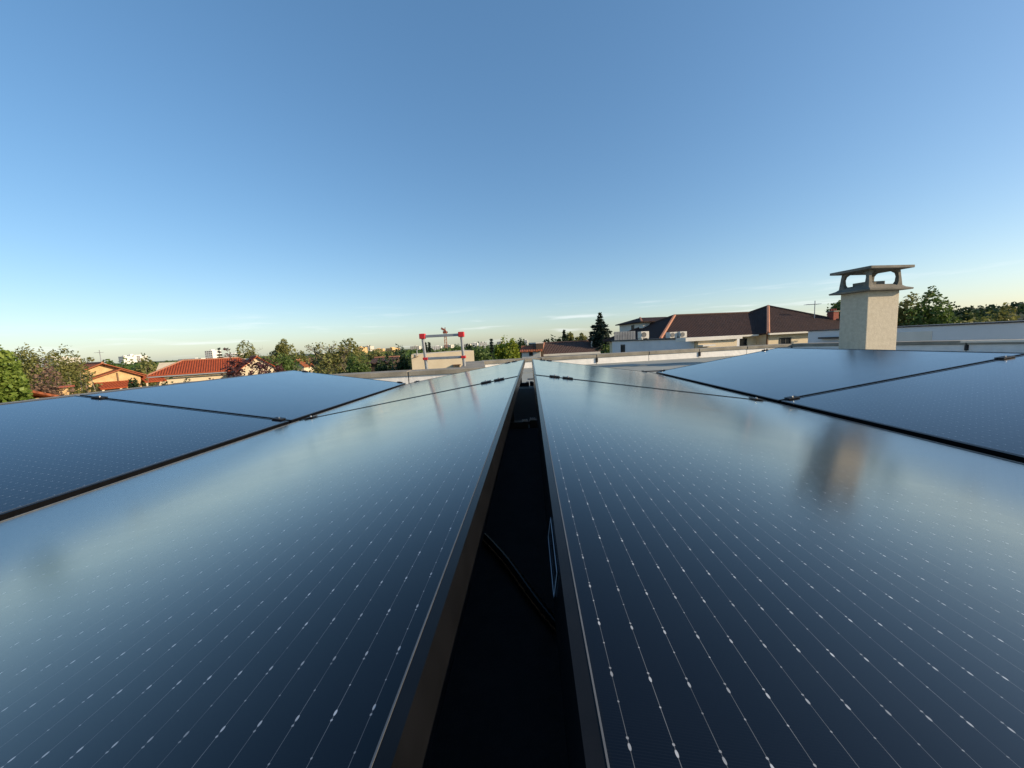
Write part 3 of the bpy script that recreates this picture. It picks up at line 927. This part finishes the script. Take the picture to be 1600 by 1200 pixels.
hip_caps(MB(), [(r0, a0)], 0.11).build('hip_cap', MT['ridge'], mr_)
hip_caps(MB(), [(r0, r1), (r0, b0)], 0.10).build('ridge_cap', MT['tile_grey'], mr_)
box('gutter', MT['white'], hh, sx, -0.005, sy-0.12, sy-0.005, EZ-0.16, EZ-0.05)
box('gutter', MT['white'], hh, 0, WS, -0.12, -0.005, EZ-0.12, EZ-0.01)
box('downpipe', MT['shutter'], hh, 0.20, 0.29, 0.25, 0.345, 0.3, EZ-0.1)
window(hh, 1.75, EZ-0.85, 0.8, 0.42, y=0.35)
window(hh, 6.2, EZ-0.85, 1.4, 0.55, y=0.35)
window(hh, -1.3, EZ-1.15, 1.5, 0.8, y=sy+0.4)
# raised white dormer block behind the main roof
db = empty('raised_stair_block', 'small white raised block with its own brown roof left of the big roof', 'building', (gx(1005, 31.0), 31.0, 0), TH)
et = W(1005, 502.5, 31).z
bw, bd = 3.1, 4.0
box('wall', MT['white'], db, 0, bw, 0, bd, 0, et)
r = MB()
o = 0.28
rt = W(1020, 495.3, 33).z
roof_faces(r, [[(-o, -o, et), (bw+o, -o, et), (bw+o, bd/2, rt), (0.9, bd/2, rt)], [(-o, bd+o, et), (-o, -o, et), (0.9, bd/2, rt)], [(bw+o, bd+o, et), (-o, bd+o, et), (0.9, bd/2, rt), (bw+o, bd/2, rt)]], 0.08)
dr = r.build('roof', MT['tile_brown'], db)
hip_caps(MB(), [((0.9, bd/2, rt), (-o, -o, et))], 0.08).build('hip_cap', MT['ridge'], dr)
window(db, 1.6, et-1.0, 0.3, 0.75, y=0.0, face='x')
# brick chimney and television aerial on the wing roof
def wing(u, v, z=0):
    q = P1 + UU*u + VV*v
    return (q.x, q.y, z)
bc = empty('brick_chimney', 'red brick chimney with pale crown on the right slope of the brown roof', 'chimney', wing(7.5, 1.8), TH)
tz = W(1281, 488.5, 29.5).z
box('stack', MT['brick'], bc, -0.24, 0.24, -0.24, 0.24, EZ+0.4, tz)
box('crown', MT['coping'], bc, -0.29, 0.29, -0.29, 0.29, tz+0.001, tz+0.08)
for k in range(3):
    MB().tube([(-0.2+0.2*k, 0, tz+0.081), (-0.2+0.2*k, 0, tz+0.24)], 0.07, 8).build('chimney_pot', MT['brick'], bc)
mast('television aerial with a horizontal boom beside the red brick chimney', 1273.5, 470, 29.4, EZ+0.6, 6, 0.62)
# long white wall right of the chimney
ww = empty('white_wall_building', 'long white flat topped building in shade behind the right parapet', 'building', (9.25, 13.0, 0), TH)
wz = CAM.z-0.075
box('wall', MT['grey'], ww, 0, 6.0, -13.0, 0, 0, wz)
box('roof_edge', MT['dark'], ww, -0.03, 6.0, -13.0, 0.03, wz+0.001, wz+0.03)
box('wall_panel', MT['white'], ww, -0.012, -0.002, -3.2, -2.3, wz-0.42, wz-0.12)
for k, zz in enumerate((0.20, 0.38)):
    box('vent_ledge', MT['dark'], ww, -0.14, -0.002, -1.15-0.1*k, -0.45, wz-zz-0.05, wz-zz)
pl = MB().box(0, 0.75, 0, 0.05, 0, 0.022)
q = W(1516, 529.5, 4.75)
tag(pl.build('timber_batten', MT['white'], loc=(q.x, q.y+0.1, ROOF+0.174), rot=(0, 0, R(-62))), 'pale timber batten lying on the coping at the right edge', 'batten')

# ------------------------------------------------------------------ trees
def leaf_mesh(name, pts, size, m, rs, stretch=1.6, up=0.35):
    """one rhombic leaf per point; pts Nx3, size scalar or N"""
    n = len(pts)
    d = rs.normal(size=(n, 3))
    d[:, 2] = d[:, 2]*0.7
    d /= np.linalg.norm(d, axis=1)[:, None]
    nn = rs.normal(size=(n, 3))
    nn[:, 2] += up*2
    s2 = np.cross(nn, d)
    s2 /= np.linalg.norm(s2, axis=1)[:, None]+1e-9
    sz = (np.asarray(size)*rs.uniform(0.65, 1.35, n))[:, None]
    a = d*sz*stretch/2
    b = s2*sz/2
    v = np.empty((n, 4, 3))
    v[:, 0], v[:, 1], v[:, 2], v[:, 3] = pts-a, pts+b-a*0.15, pts+a, pts-b-a*0.15
    me = bpy.data.meshes.new(name)
    me.vertices.add(4*n)
    me.vertices.foreach_set('co', v.reshape(-1).astype(np.float32))
    me.loops.add(4*n)
    me.loops.foreach_set('vertex_index', np.arange(4*n, dtype=np.int32))
    me.polygons.add(n)
    me.polygons.foreach_set('loop_start', np.arange(0, 4*n, 4, dtype=np.int32))
    me.polygons.foreach_set('loop_total', np.full(n, 4, dtype=np.int32))
    me.materials.append(m)
    me.update(calc_edges=True)
    return me
def clumps(rs, n, k, rx, ry, rz_, shell=0.62, fill=0.32, lobes=0.34):
    """leaf points gathered in k lobes over an uneven ellipsoid"""
    c = rs.normal(size=(k, 3))
    c /= np.linalg.norm(c, axis=1)[:, None]
    c[:, 2] = np.where(c[:, 2] < -0.35, -c[:, 2]*0.6, c[:, 2])
    c *= (shell*rs.uniform(0.55, 1.15, k))[:, None]
    w = rs.dirichlet(np.ones(k)*2.5)
    which = rs.choice(k, n, p=w)
    q = rs.normal(size=(n, 3))
    q /= np.linalg.norm(q, axis=1)[:, None]
    q *= (rs.uniform(0.35, 1.0, n)**0.5)[:, None]
    lr = (lobes*rs.uniform(0.65, 1.3, k))[which][:, None]
    p = c[which]+q*lr
    return p*np.array([rx, ry, rz_])
def limbs(m, rs, base, top, r0, spread, n, h0=0.35, sub=0, twig=0.35):
    """trunk from base to top with n tapering limbs"""
    base, top = Vector(base), Vector(top)
    pts = [base]
    for k in range(1, 6):
        t = k/5
        pts.append(base.lerp(top, t)+Vector((rs.normal()*0.03, rs.normal()*0.03, 0))*(top-base).length*t*(1-t)*3)
    m.tube(pts, [r0*(1-0.8*k/5) for k in range(6)], 7)
    for k in range(n):
        t = h0+(0.97-h0)*k/max(1, n-1)
        i = min(4, int(t*5))
        p = pts[i].lerp(pts[i+1], t*5-i)
        a = k*2.4+rs.uniform(-0.5, 0.5)
        ln = spread*(1.05-0.55*t)*rs.uniform(0.7, 1.2)
        rise = rs.uniform(0.25, 0.75)*ln
        dv = Vector((math.cos(a)*ln, math.sin(a)*ln, rise))
        e_ = p+dv
        md = p+dv*0.5+Vector((0, 0, -0.08*ln))
        rr = max(0.008, r0*(1-0.8*t)*0.5)
        m.tube([p, md, e_], [rr, rr*0.6, rr*0.15], 5, cap=False)
        for j in range(sub):
            u_ = rs.uniform(0.3, 1.0)
            b_ = p+dv*u_
            tl = ln*twig*rs.uniform(0.5, 1.2)
            tv = Vector((rs.normal(), rs.normal(), rs.uniform(0.3, 1.6))).normalized()*tl
            m.tube([b_, b_+tv*0.55+Vector((rs.normal(), rs.normal(), 0))*0.04*tl, b_+tv], [rr*0.35, rr*0.22, rr*0.06], 4, cap=False)
SEED = [100]
def tree(label, u, vtop, y, wpx, leaf, n=2200, lsize=0.16, zlow=None, name='leafy_tree', k=16, bark='bark', ratio=None, limbn=9, sub=2, group=None, cat='tree', lobes=0.34, spread=None, depth=0.9):
    SEED[0] += 1
    rs = np.random.RandomState(SEED[0])
    H = W(u, vtop, y).z
    wd_ = wpx/FPX*y
    x = gx(u, y)
    root = empty(name, label, cat, (x, y, 0), rs.uniform(0, 6.28)*0, group)
    zl = zlow if zlow is not None else H*0.25
    zl = max(zl, H-1.7*wd_)
    rz_ = (H-zl)/2
    cz = zl+rz_
    pts = clumps(rs, n, k, wd_/2, wd_/2*depth, rz_, lobes=lobes)
    # keep the crown to its measured size
    for ax_, want in ((0, wd_/2), (1, wd_/2*depth), (2, rz_)):
        lo_, hi_ = np.percentile(pts[:, ax_], (1.0, 99.3))
        pts[:, ax_] = (pts[:, ax_]-(lo_+hi_)/2)*(2*want/(hi_-lo_))
    pts[:, 2] += cz
    pts = pts[pts[:, 2] > 0.15]
    put('crown', leaf_mesh('crown', pts, lsize, MT[leaf], rs), root)
    m = MB()
    limbs(m, rs, (0, 0, 0), (rs.normal()*0.1, rs.normal()*0.1, H*0.86), max(0.06, wd_*0.045), (spread or wd_*0.42), limbn, 0.3, sub)
    m.build('trunk', MT[bark], root, smooth=True)
    return root
def bare_tree(label, u, vtop, y, wpx, leaf, n=350, lsize=0.12, name='bare_tree', bark='palebark', limbn=14, sub=9, group=None, stems=1, thick=1.0):
    SEED[0] += 1
    rs = np.random.RandomState(SEED[0])
    H = W(u, vtop, y).z
    wd_ = wpx/FPX*y
    root = empty(name, label, 'tree', (gx(u, y), y, 0), 0, group)
    m = MB()
    for s_ in range(stems):
        ox = (s_-(stems-1)/2)*wd_/max(1, stems)*0.8
        limbs(m, rs, (ox*0.4, 0, 0), (ox, rs.normal()*0.2, H*rs.uniform(0.86, 0.93)), max(0.05, wd_*0.03)*thick, wd_*0.42/max(1, stems**0.5), limbn, 0.4, sub, 0.5)
    tr = m.build('trunk', MT[bark], root, smooth=True)
    vv = np.array([v for v in m.v if v[2] > H*0.45])
    idx = rs.randint(0, len(vv), n)
    pts = vv[idx]+rs.normal(size=(n, 3))*wd_*0.03
    put('crown', leaf_mesh('crown', pts, lsize, MT[leaf], rs), root)
    return root
def conifer(label, u, vtop, y, wpx, n_tier=22, leaf='l_needle', zlow=0.8, group=None, lsize=0.13, per=34):
    SEED[0] += 1
    rs = np.random.RandomState(SEED[0])
    H = W(u, vtop, y).z
    rad = wpx/FPX*y/2
    root = empty('conifer_tree', label, 'tree', (gx(u, y), y, 0), 0, group)
    m = MB().tube([(0, 0, 0), (0, 0, H*0.6), (0, 0, H-0.05)], [rad*0.11, rad*0.06, 0.012], 7)
    P_ = []
    for t in range(n_tier):
        f = t/(n_tier-1)
        z = zlow+(H-zlow)*f
        r_ = rad*(1-f)**0.72*rs.uniform(0.72, 1.12)+0.06
        nb_ = max(5, int(11*(1-f)+4))
        for b in range(nb_):
            a = 2*math.pi*b/nb_+rs.uniform(-0.3, 0.3)
            ln = r_*rs.uniform(0.65, 1.12)
            e_ = np.array([math.cos(a)*ln, math.sin(a)*ln, -0.16*ln+rs.uniform(-0.1, 0.1)*ln])
            m.tube([(0, 0, z), (e_[0]*0.5, e_[1]*0.5, z+e_[2]*0.4), (e_[0], e_[1], z+e_[2]*0.6)], [0.03*(1-f)+0.008, 0.02*(1-f)+0.005, 0.004], 4, cap=False)
            kk = max(4, int(per*(ln/rad)))
            tt = rs.uniform(0.15, 1.02, kk)
            pp = tt[:, None]*e_[None, :]*np.array([1, 1, 0.7])
            pp = pp+rs.normal(size=(kk, 3))*np.array([0.07, 0.07, 0.05])*ln
            pp[:, 2] += z
            P_.append(pp)
    pts = np.concatenate(P_)
    put('crown', leaf_mesh('crown', pts, lsize, MT[leaf], rs, stretch=2.4), root)
    m.build('trunk', MT['bark'], root, smooth=True)
    return root

# far left
tree('big bright green broad leaved bush filling the left edge of the picture', -30, 535, 10.5, 96, 'l_bright', 26000, 0.085, 3.2, 'large_bush', 60, lobes=0.24, cat='bush')
tree('grey green tree crown just behind the big bush at far left', 52, 545, 22, 52, 'l_olive', 4500, 0.085, 2.5, sub=5)
tree('rose brown leafed shrub between the big bush and the bare trees', 74, 571, 19, 58, 'l_rose', 2600, 0.09, 1.5, 'rose_shrub', 18, cat='shrub', sub=8)
tree('olive tree with loose crown behind the bare stems at far left', 100, 547, 27, 58, 'l_olive', 5000, 0.10, 3.0, sub=9, bark='palebark', limbn=13)
bare_tree('pale bare stemmed sapling clump in front of the ochre house', 122, 568, 21, 62, 'l_olive', 900, 0.08, 'bare_sapling', stems=4, limbn=9, sub=6)
bare_tree('thin twiggy tree rising over the roof of the ochre house', 138, 552, 39, 44, 'l_olive', 420, 0.16, stems=2)
bare_tree('slender pale sapling at the right corner of the ochre house', 224, 560, 30, 14, 'l_olive', 90, 0.10, 'bare_sapling', limbn=7, sub=3)
tree('dark round shrub in front of the porch of the ochre house', 206, 592, 24, 22, 'l_dark', 700, 0.10, 1.5, 'round_shrub', 10, cat='shrub')
tree('green tree mass right behind the ochre house roof', 190, 563, 58, 62, 'l_mid', 2600, 0.26, 1.0, k=20)
tree('lighter green tree left of the terracotta roof', 228, 560, 52, 40, 'l_olive', 1900, 0.23, 1.0, k=16)
tree('small dark shrub at the left foot of the cream house wall', 258, 594, 24, 24, 'l_dark', 500, 0.09, 2.0, 'round_shrub', 9, cat='shrub')
tree('small dark shrub at the middle of the cream house wall', 292, 592, 24, 20, 'l_dark', 420, 0.09, 2.0, 'round_shrub', 9, cat='shrub')
conifer('small dark pointed conifer above the terracotta ridge', 344, 545, 60, 15, 12, zlow=2.0, lsize=0.22)
bare_tree('thin sparse tree with few leaves above the terracotta ridge', 360, 534, 33, 30, 'l_purple', 130, 0.13, limbn=8, sub=4)
tree('purple leaved tree in front of the right end of the terracotta roof', 386, 562, 23, 92, 'l_purple', 1500, 0.10, 4.0, 'purple_tree', 40, sub=6, lobes=0.13)
tree('loose olive tree behind the right end of the terracotta roof', 397, 536, 56, 60, 'l_olive', 4500, 0.17, 2.0, sub=6)
tree('rounded olive tree with tall crown standing between the two roofs', 441, 531, 66, 32, 'l_olive', 3000, 0.18, 4.5, k=12)
tree('pale olive tree beside the tall crowned one', 466, 541, 64, 34, 'l_olive', 1400, 0.26, 2.0, k=12)
tree('low green tree below the tall crowned olive tree', 432, 556, 50, 58, 'l_mid', 2200, 0.21, 1.0, k=18)
bare_tree('bare topped tree with fine twigs over the olive thicket', 515, 529, 30, 92, 'l_olive', 2200, 0.10, limbn=22, sub=20, stems=3, thick=1.8)
tree('broad olive green tree left of the ladder', 528, 537, 31, 84, 'l_olive', 9000, 0.13, 2.0, k=26)
tree('brownish shrubby thicket below the broad olive tree', 512, 560, 24, 90, 'l_olive', 6500, 0.09, 1.0, 'thicket_shrub', 24, cat='shrub', sub=6)
tree('dense green round bush at the right foot of the olive tree', 563, 557, 22, 44, 'l_mid', 6000, 0.08, 1.0, 'round_bush', 20, cat='bush')
tree('small dark tree between the green bush and the brown thicket', 545, 562, 23, 36, 'l_dark', 1700, 0.11, 1.0, k=16)
tree('low dark clipped shrub left of the cream block behind the ladder', 600, 561, 20, 38, 'l_dark', 4200, 0.095, 1.0, 'dark_shrub', 20, cat='shrub')
tree('low dark shrub touching the cream block behind the ladder', 627, 561, 19.5, 36, 'l_dark', 4200, 0.095, 1.0, 'dark_shrub', 20, cat='shrub')
tree('dark rounded tree above the shrubs left of the cream block', 634, 544.5, 36, 44, 'l_dark', 2600, 0.15, 2.0, k=18)
tree('yellow olive tree line piece left of the dark rounded tree', 598, 548, 74, 52, 'l_olive', 2000, 0.32, 1.0, k=18)
tree('olive tree seen between the broad tree and the city blocks', 570, 548, 80, 44, 'l_olive', 1500, 0.32, 1.0, k=14)
conifer('tall dark cypress seen between the ladder stiles', 665.5, 537, 90, 7, 14, zlow=1.0, lsize=0.32)
conifer('second dark cypress right beside the one between the ladder stiles', 671, 536, 92, 6, 14, zlow=1.0, lsize=0.32)
tree('green tree beyond the cream block inside the ladder frame', 706, 541, 70, 40, 'l_mid', 1500, 0.28, 1.0, k=14)
tree('dark green tree touching the right edge of the cream block', 742, 541, 30, 38, 'l_dark', 2600, 0.14, 1.0, k=18)
tree('dark leafy tree in front of the cypress right of the ladder', 757, 546, 28, 34, 'l_mid', 2600, 0.13, 1.0, k=18)
conifer('dark narrow cypress left of the bright yellow green tree', 768, 531, 48, 11, 18, zlow=0.5, lsize=0.2)
tree('bright yellow green tree lit by the sun in the centre', 794, 531.5, 32, 42, 'l_yellow', 3400, 0.17, 1.2, k=22)
tree('small dark tree behind the white cottage', 815, 531, 62, 17, 'l_dark', 700, 0.24, 2.0, k=10)
conifer('tall dark conifer left of the white annex', 938, 491, 52, 56, 20, zlow=2.0, lsize=0.26, per=95)
tree('dark flat topped tree over the long brown roof', 868, 528, 72, 38, 'l_dark', 1500, 0.30, 2.5, k=14)
conifer('small dark spiky conifer over the long brown roof', 882, 517, 75, 13, 16, zlow=3.0, lsize=0.28)
tree('pale olive tree over the middle of the long brown roof', 895, 521, 84, 26, 'l_olive', 1200, 0.34, 3.0, k=12)
tree('pale green tree between the olive one and the tall conifer', 911, 522, 84, 24, 'l_olive', 1100, 0.34, 3.0, k=12)
tree('low green shrub at the foot of the tall conifer', 950, 540, 42, 22, 'l_mid', 900, 0.17, 1.5, 'low_shrub', 10, cat='shrub')
# right
tree('dark tree seen between the brick chimney and the roof chimney', 1310, 472, 36, 26, 'l_mid', 1400, 0.17, 4.0, k=14)
bare_tree('bare crowned tree right of the roof chimney', 1428, 447, 25, 80, 'l_olive', 1500, 0.075, limbn=22, sub=26, stems=2, thick=2.2)
tree('broad green tree right of the roof chimney', 1452, 460, 23, 74, 'l_mid', 9000, 0.105, 2.0, k=40, sub=8, depth=0.6, lobes=0.27)
tree('olive green tree close to the right side of the roof chimney', 1412, 467, 24, 50, 'l_olive', 4600, 0.105, 2.0, k=24, sub=8, depth=0.6)
tree('low olive bush at the right end of the green trees', 1513, 494, 22, 44, 'l_olive', 1600, 0.12, 3.0, 'low_bush', 14, cat='bush')
tree('olive brown bush in front of the dark hill at the right edge', 1568, 481, 30, 66, 'l_olive', 2400, 0.15, 2.5, 'hill_bush', 18, cat='bush', sub=7)
tree('dark spreading tree at the left end of the dark hill', 1500, 477, 52, 40, 'l_dark', 2200, 0.22, 3.0, k=16)

# ------------------------------------------------------------------ wooded hill on the right and the far wood along the horizon
rs = np.random.RandomState(7)
HX0, HY0 = 0.0, 0.0
def hill_h(x, y):
    c = ((x-300)/175.0)**2+((y-170)/75.0)**2
    return 14*math.exp(-c*1.3)
m = MB()
nx, ny = 46, 26
for j in range(ny+1):
    for i in range(nx+1):
        x, y = 60+i*12.0, 40+j*11.0
        h_ = hill_h(x, y)
        edge = min(1, i/4, (nx-i)/4, j/4, (ny-j)/4)
        m.v.append((x, y, -0.3+h_*edge))
for j in range(ny):
    for i in range(nx):
        a = j*(nx+1)+i
        m.f.append((a, a+1, a+nx+2, a+nx+1))
        m.uv.append(None)
tag(m.build('hill', MT['hill'], smooth=True), kind='structure')
pp = []
for k in range(1500):
    x, y = rs.uniform(110, 520), rs.uniform(80, 230)
    h_ = hill_h(x, y)
    if h_ < 3:
        continue
    q = rs.normal(size=(26, 3))
    q /= np.linalg.norm(q, axis=1)[:, None]
    r_ = rs.uniform(1.6, 3.2)
    pp.append(q*np.array([r_, r_, r_*0.85])+np.array([x, y, h_+r_*0.4]))
wood = put('hill_wood', leaf_mesh('hill_wood', np.concatenate(pp), 1.15, MT['l_dark'], rs, 1.3))
tag(wood, 'dense dark wood covering the far hill on the right', 'wood', kind='stuff')
pp = []
for k in range(2600):
    u = rs.uniform(-60, 1300)
    y = rs.uniform(110, 420)
    x = gx(u, y)
    q = rs.normal(size=(16, 3))
    q /= np.linalg.norm(q, axis=1)[:, None]
    r_ = rs.uniform(1.5, 2.8)
    q[:, 2] = q[:, 2]*0.9
    pp.append(q*r_+np.array([x, y, rs.uniform(1.0, 3.3)]))
wood = put('distant_wood', leaf_mesh('distant_wood', np.concatenate(pp), 1.2, MT['l_mid'], rs, 1.3))
tag(wood, 'far tree cover that runs along the whole horizon behind the houses', 'wood', kind='stuff')

# ------------------------------------------------------------------ far town
def far_block(label, u, vtop, y, wpx, m, floors=5, cols=6, depth=14, group='far town blocks', rz=0.0):
    H = W(u, vtop, y).z
    wdt = wpx/FPX*y
    root = empty('apartment_block', label, 'building', (gx(u, y), y, 0), rz, group)
    box('wall', MT[m], root, -wdt/2, wdt/2, 0, depth, 0, H)
    box('roof_box', MT[m], root, -wdt*0.12, wdt*0.16, 3, 8, H, H+H*0.10)
    cw = wdt/cols
    fh = H/floors
    wm = None
    for f in range(max(1, floors//3), floors):
        for c_ in range(cols):
            x = -wdt/2+(c_+0.5)*cw
            z = f*fh+fh*0.3
            if wm is None:
                wm = MB().box(-cw*0.26, cw*0.26, -0.12, -0.01, 0, fh*0.45).mesh('window', MT['pane'])
            put('window', wm, root, (x, 0, z))
    return root
FB = [
    (190, 557, 620, 10, 'farwhite', 'leftmost white tower of the cluster on the horizon above the ochre house'),
    (201, 555, 630, 9, 'farwhite', 'middle white tower of the cluster on the horizon above the ochre house'),
    (213, 556, 640, 14, 'farwhite', 'right white slab of the cluster on the horizon above the ochre house'),
    (72, 559, 300, 18, 'farwhite', 'pale block glimpsed between the bush and the olive tree at far left'),
    (83, 560, 240, 10, 'concrete', 'small cream block beside the pale one at far left'),
    (296, 560.5, 500, 40, 'farwhite', 'long low white hall on the horizon above the terracotta roof'),
    (327, 548, 420, 12, 'farwhite', 'square white tower above the terracotta ridge'),
    (362, 553, 430, 24, 'farwhite', 'low white block right of the square tower above the terracotta ridge'),
    (484, 553, 300, 16, 'farwhite', 'white block between the olive trees left of the broad olive tree'),
    (559, 543, 420, 14, 'farochre', 'yellow block nearest the broad olive tree on the skyline'),
    (573, 541, 470, 12, 'concrete', 'cream tower beside the yellow block on the skyline'),
    (590, 545, 520, 16, 'farochre', 'low yellow block in the middle of the skyline left of the ladder'),
    (608, 544, 300, 11, 'farochre', 'orange yellow block just left of the dark rounded tree'),
    (611, 552, 220, 15, 'farwhite', 'low white house below the orange yellow block'),
    (648, 541, 500, 14, 'concrete', 'pale block left of the ladder stile on the skyline'),
    (682, 541, 360, 14, 'farwhite', 'white block seen through the ladder frame on its left'),
    (699, 539, 520, 12, 'concrete', 'cream block below the crane seen through the ladder frame'),
    (728, 538, 420, 13, 'concrete', 'cream block just right of the ladder on the skyline'),
    (741, 536, 470, 10, 'farwhite', 'pale tower between the ladder and the dark cypress'),
    (755, 535, 380, 12, 'farwhite', 'white block directly left of the dark narrow cypress'),
    (781, 534, 460, 9, 'concrete', 'pale tower behind the bright yellow green tree'),
    (821, 531.5, 300, 7, 'farwhite', 'tiny white block above the white cottage roof'),
]
for k, (u, v, y, w, mm, lab) in enumerate(FB):
    far_block(lab, u, v, y, w, mm, 5 if w > 14 else 6, max(3, int(w/2.5)), rz=R(-6+5*(k % 4)))

# tower crane far behind the ladder
def crane():
    y = 330.0
    p = W(695.5, 521, y)
    root = empty('tower_crane', 'far tower crane seen end on above the ladder rung', 'crane', (p.x, y, 0))
    H = p.z
    s = 0.9
    m = MB()
    for cx in (-s, s):
        for cy in (-s, s):
            m.tube([(cx, cy, 0), (cx, cy, H)], 0.16, 4)
    n = int(H/2.2)
    for k in range(n):
        z0_, z1_ = k*2.2, (k+1)*2.2
        sg = 1 if k % 2 else -1
        for a in (-s, s):
            m.tube([(-s*sg, a, z0_), (s*sg, a, z1_)], 0.11, 4)
            m.tube([(a, -s*sg, z0_), (a, s*sg, z1_)], 0.11, 4)
    m.build('mast', MT['ridge'], root)
    box('cab', MT['brick'], root, -1.6, 1.4, -1.6, 1.2, H, H+2.0)
    m = MB()
    m.tube([(0, 0, H+2.0), (0.3, 0, H+5.2)], 0.45, 4)
    m.build('apex', MT['brick'], root)
    jd = Vector((0.16, -1.0, 0)).normalized()
    m = MB()
    for o_ in (-0.6, 0.6):
        m.tube([Vector((o_, 0, H+2.2))-jd*12, Vector((o_, 0, H+2.2))+jd*42], 0.16, 4)
    m.tube([Vector((0, 0, H+3.4))-jd*12, Vector((0, 0, H+3.4))+jd*40], 0.16, 4)
    for k in range(26):
        q = jd*(-12+2*k)
        m.tube([Vector((-0.6, 0, H+2.2))+q, Vector((0, 0, H+3.4))+q+jd], 0.09, 4)
        m.tube([Vector((0.6, 0, H+2.2))+q, Vector((0, 0, H+3.4))+q+jd], 0.09, 4)
    m.build('jib', MT['brick'], root)
    q = -jd*11
    box('counterweight', MT['bark'], root, q.x-1.6, q.x+1.6, q.y-1, q.y+1, H+0.6, H+2.1)
    m = MB()
    m.tube([Vector((0.3, 0, H+5.2)), Vector((0, 0, H+2.4))+jd*28], 0.08, 4)
    m.tube([Vector((0.3, 0, H+5.2)), Vector((0, 0, H+2.4))-jd*11], 0.08, 4)
    m.build('tie', MT['bark'], root)
crane()
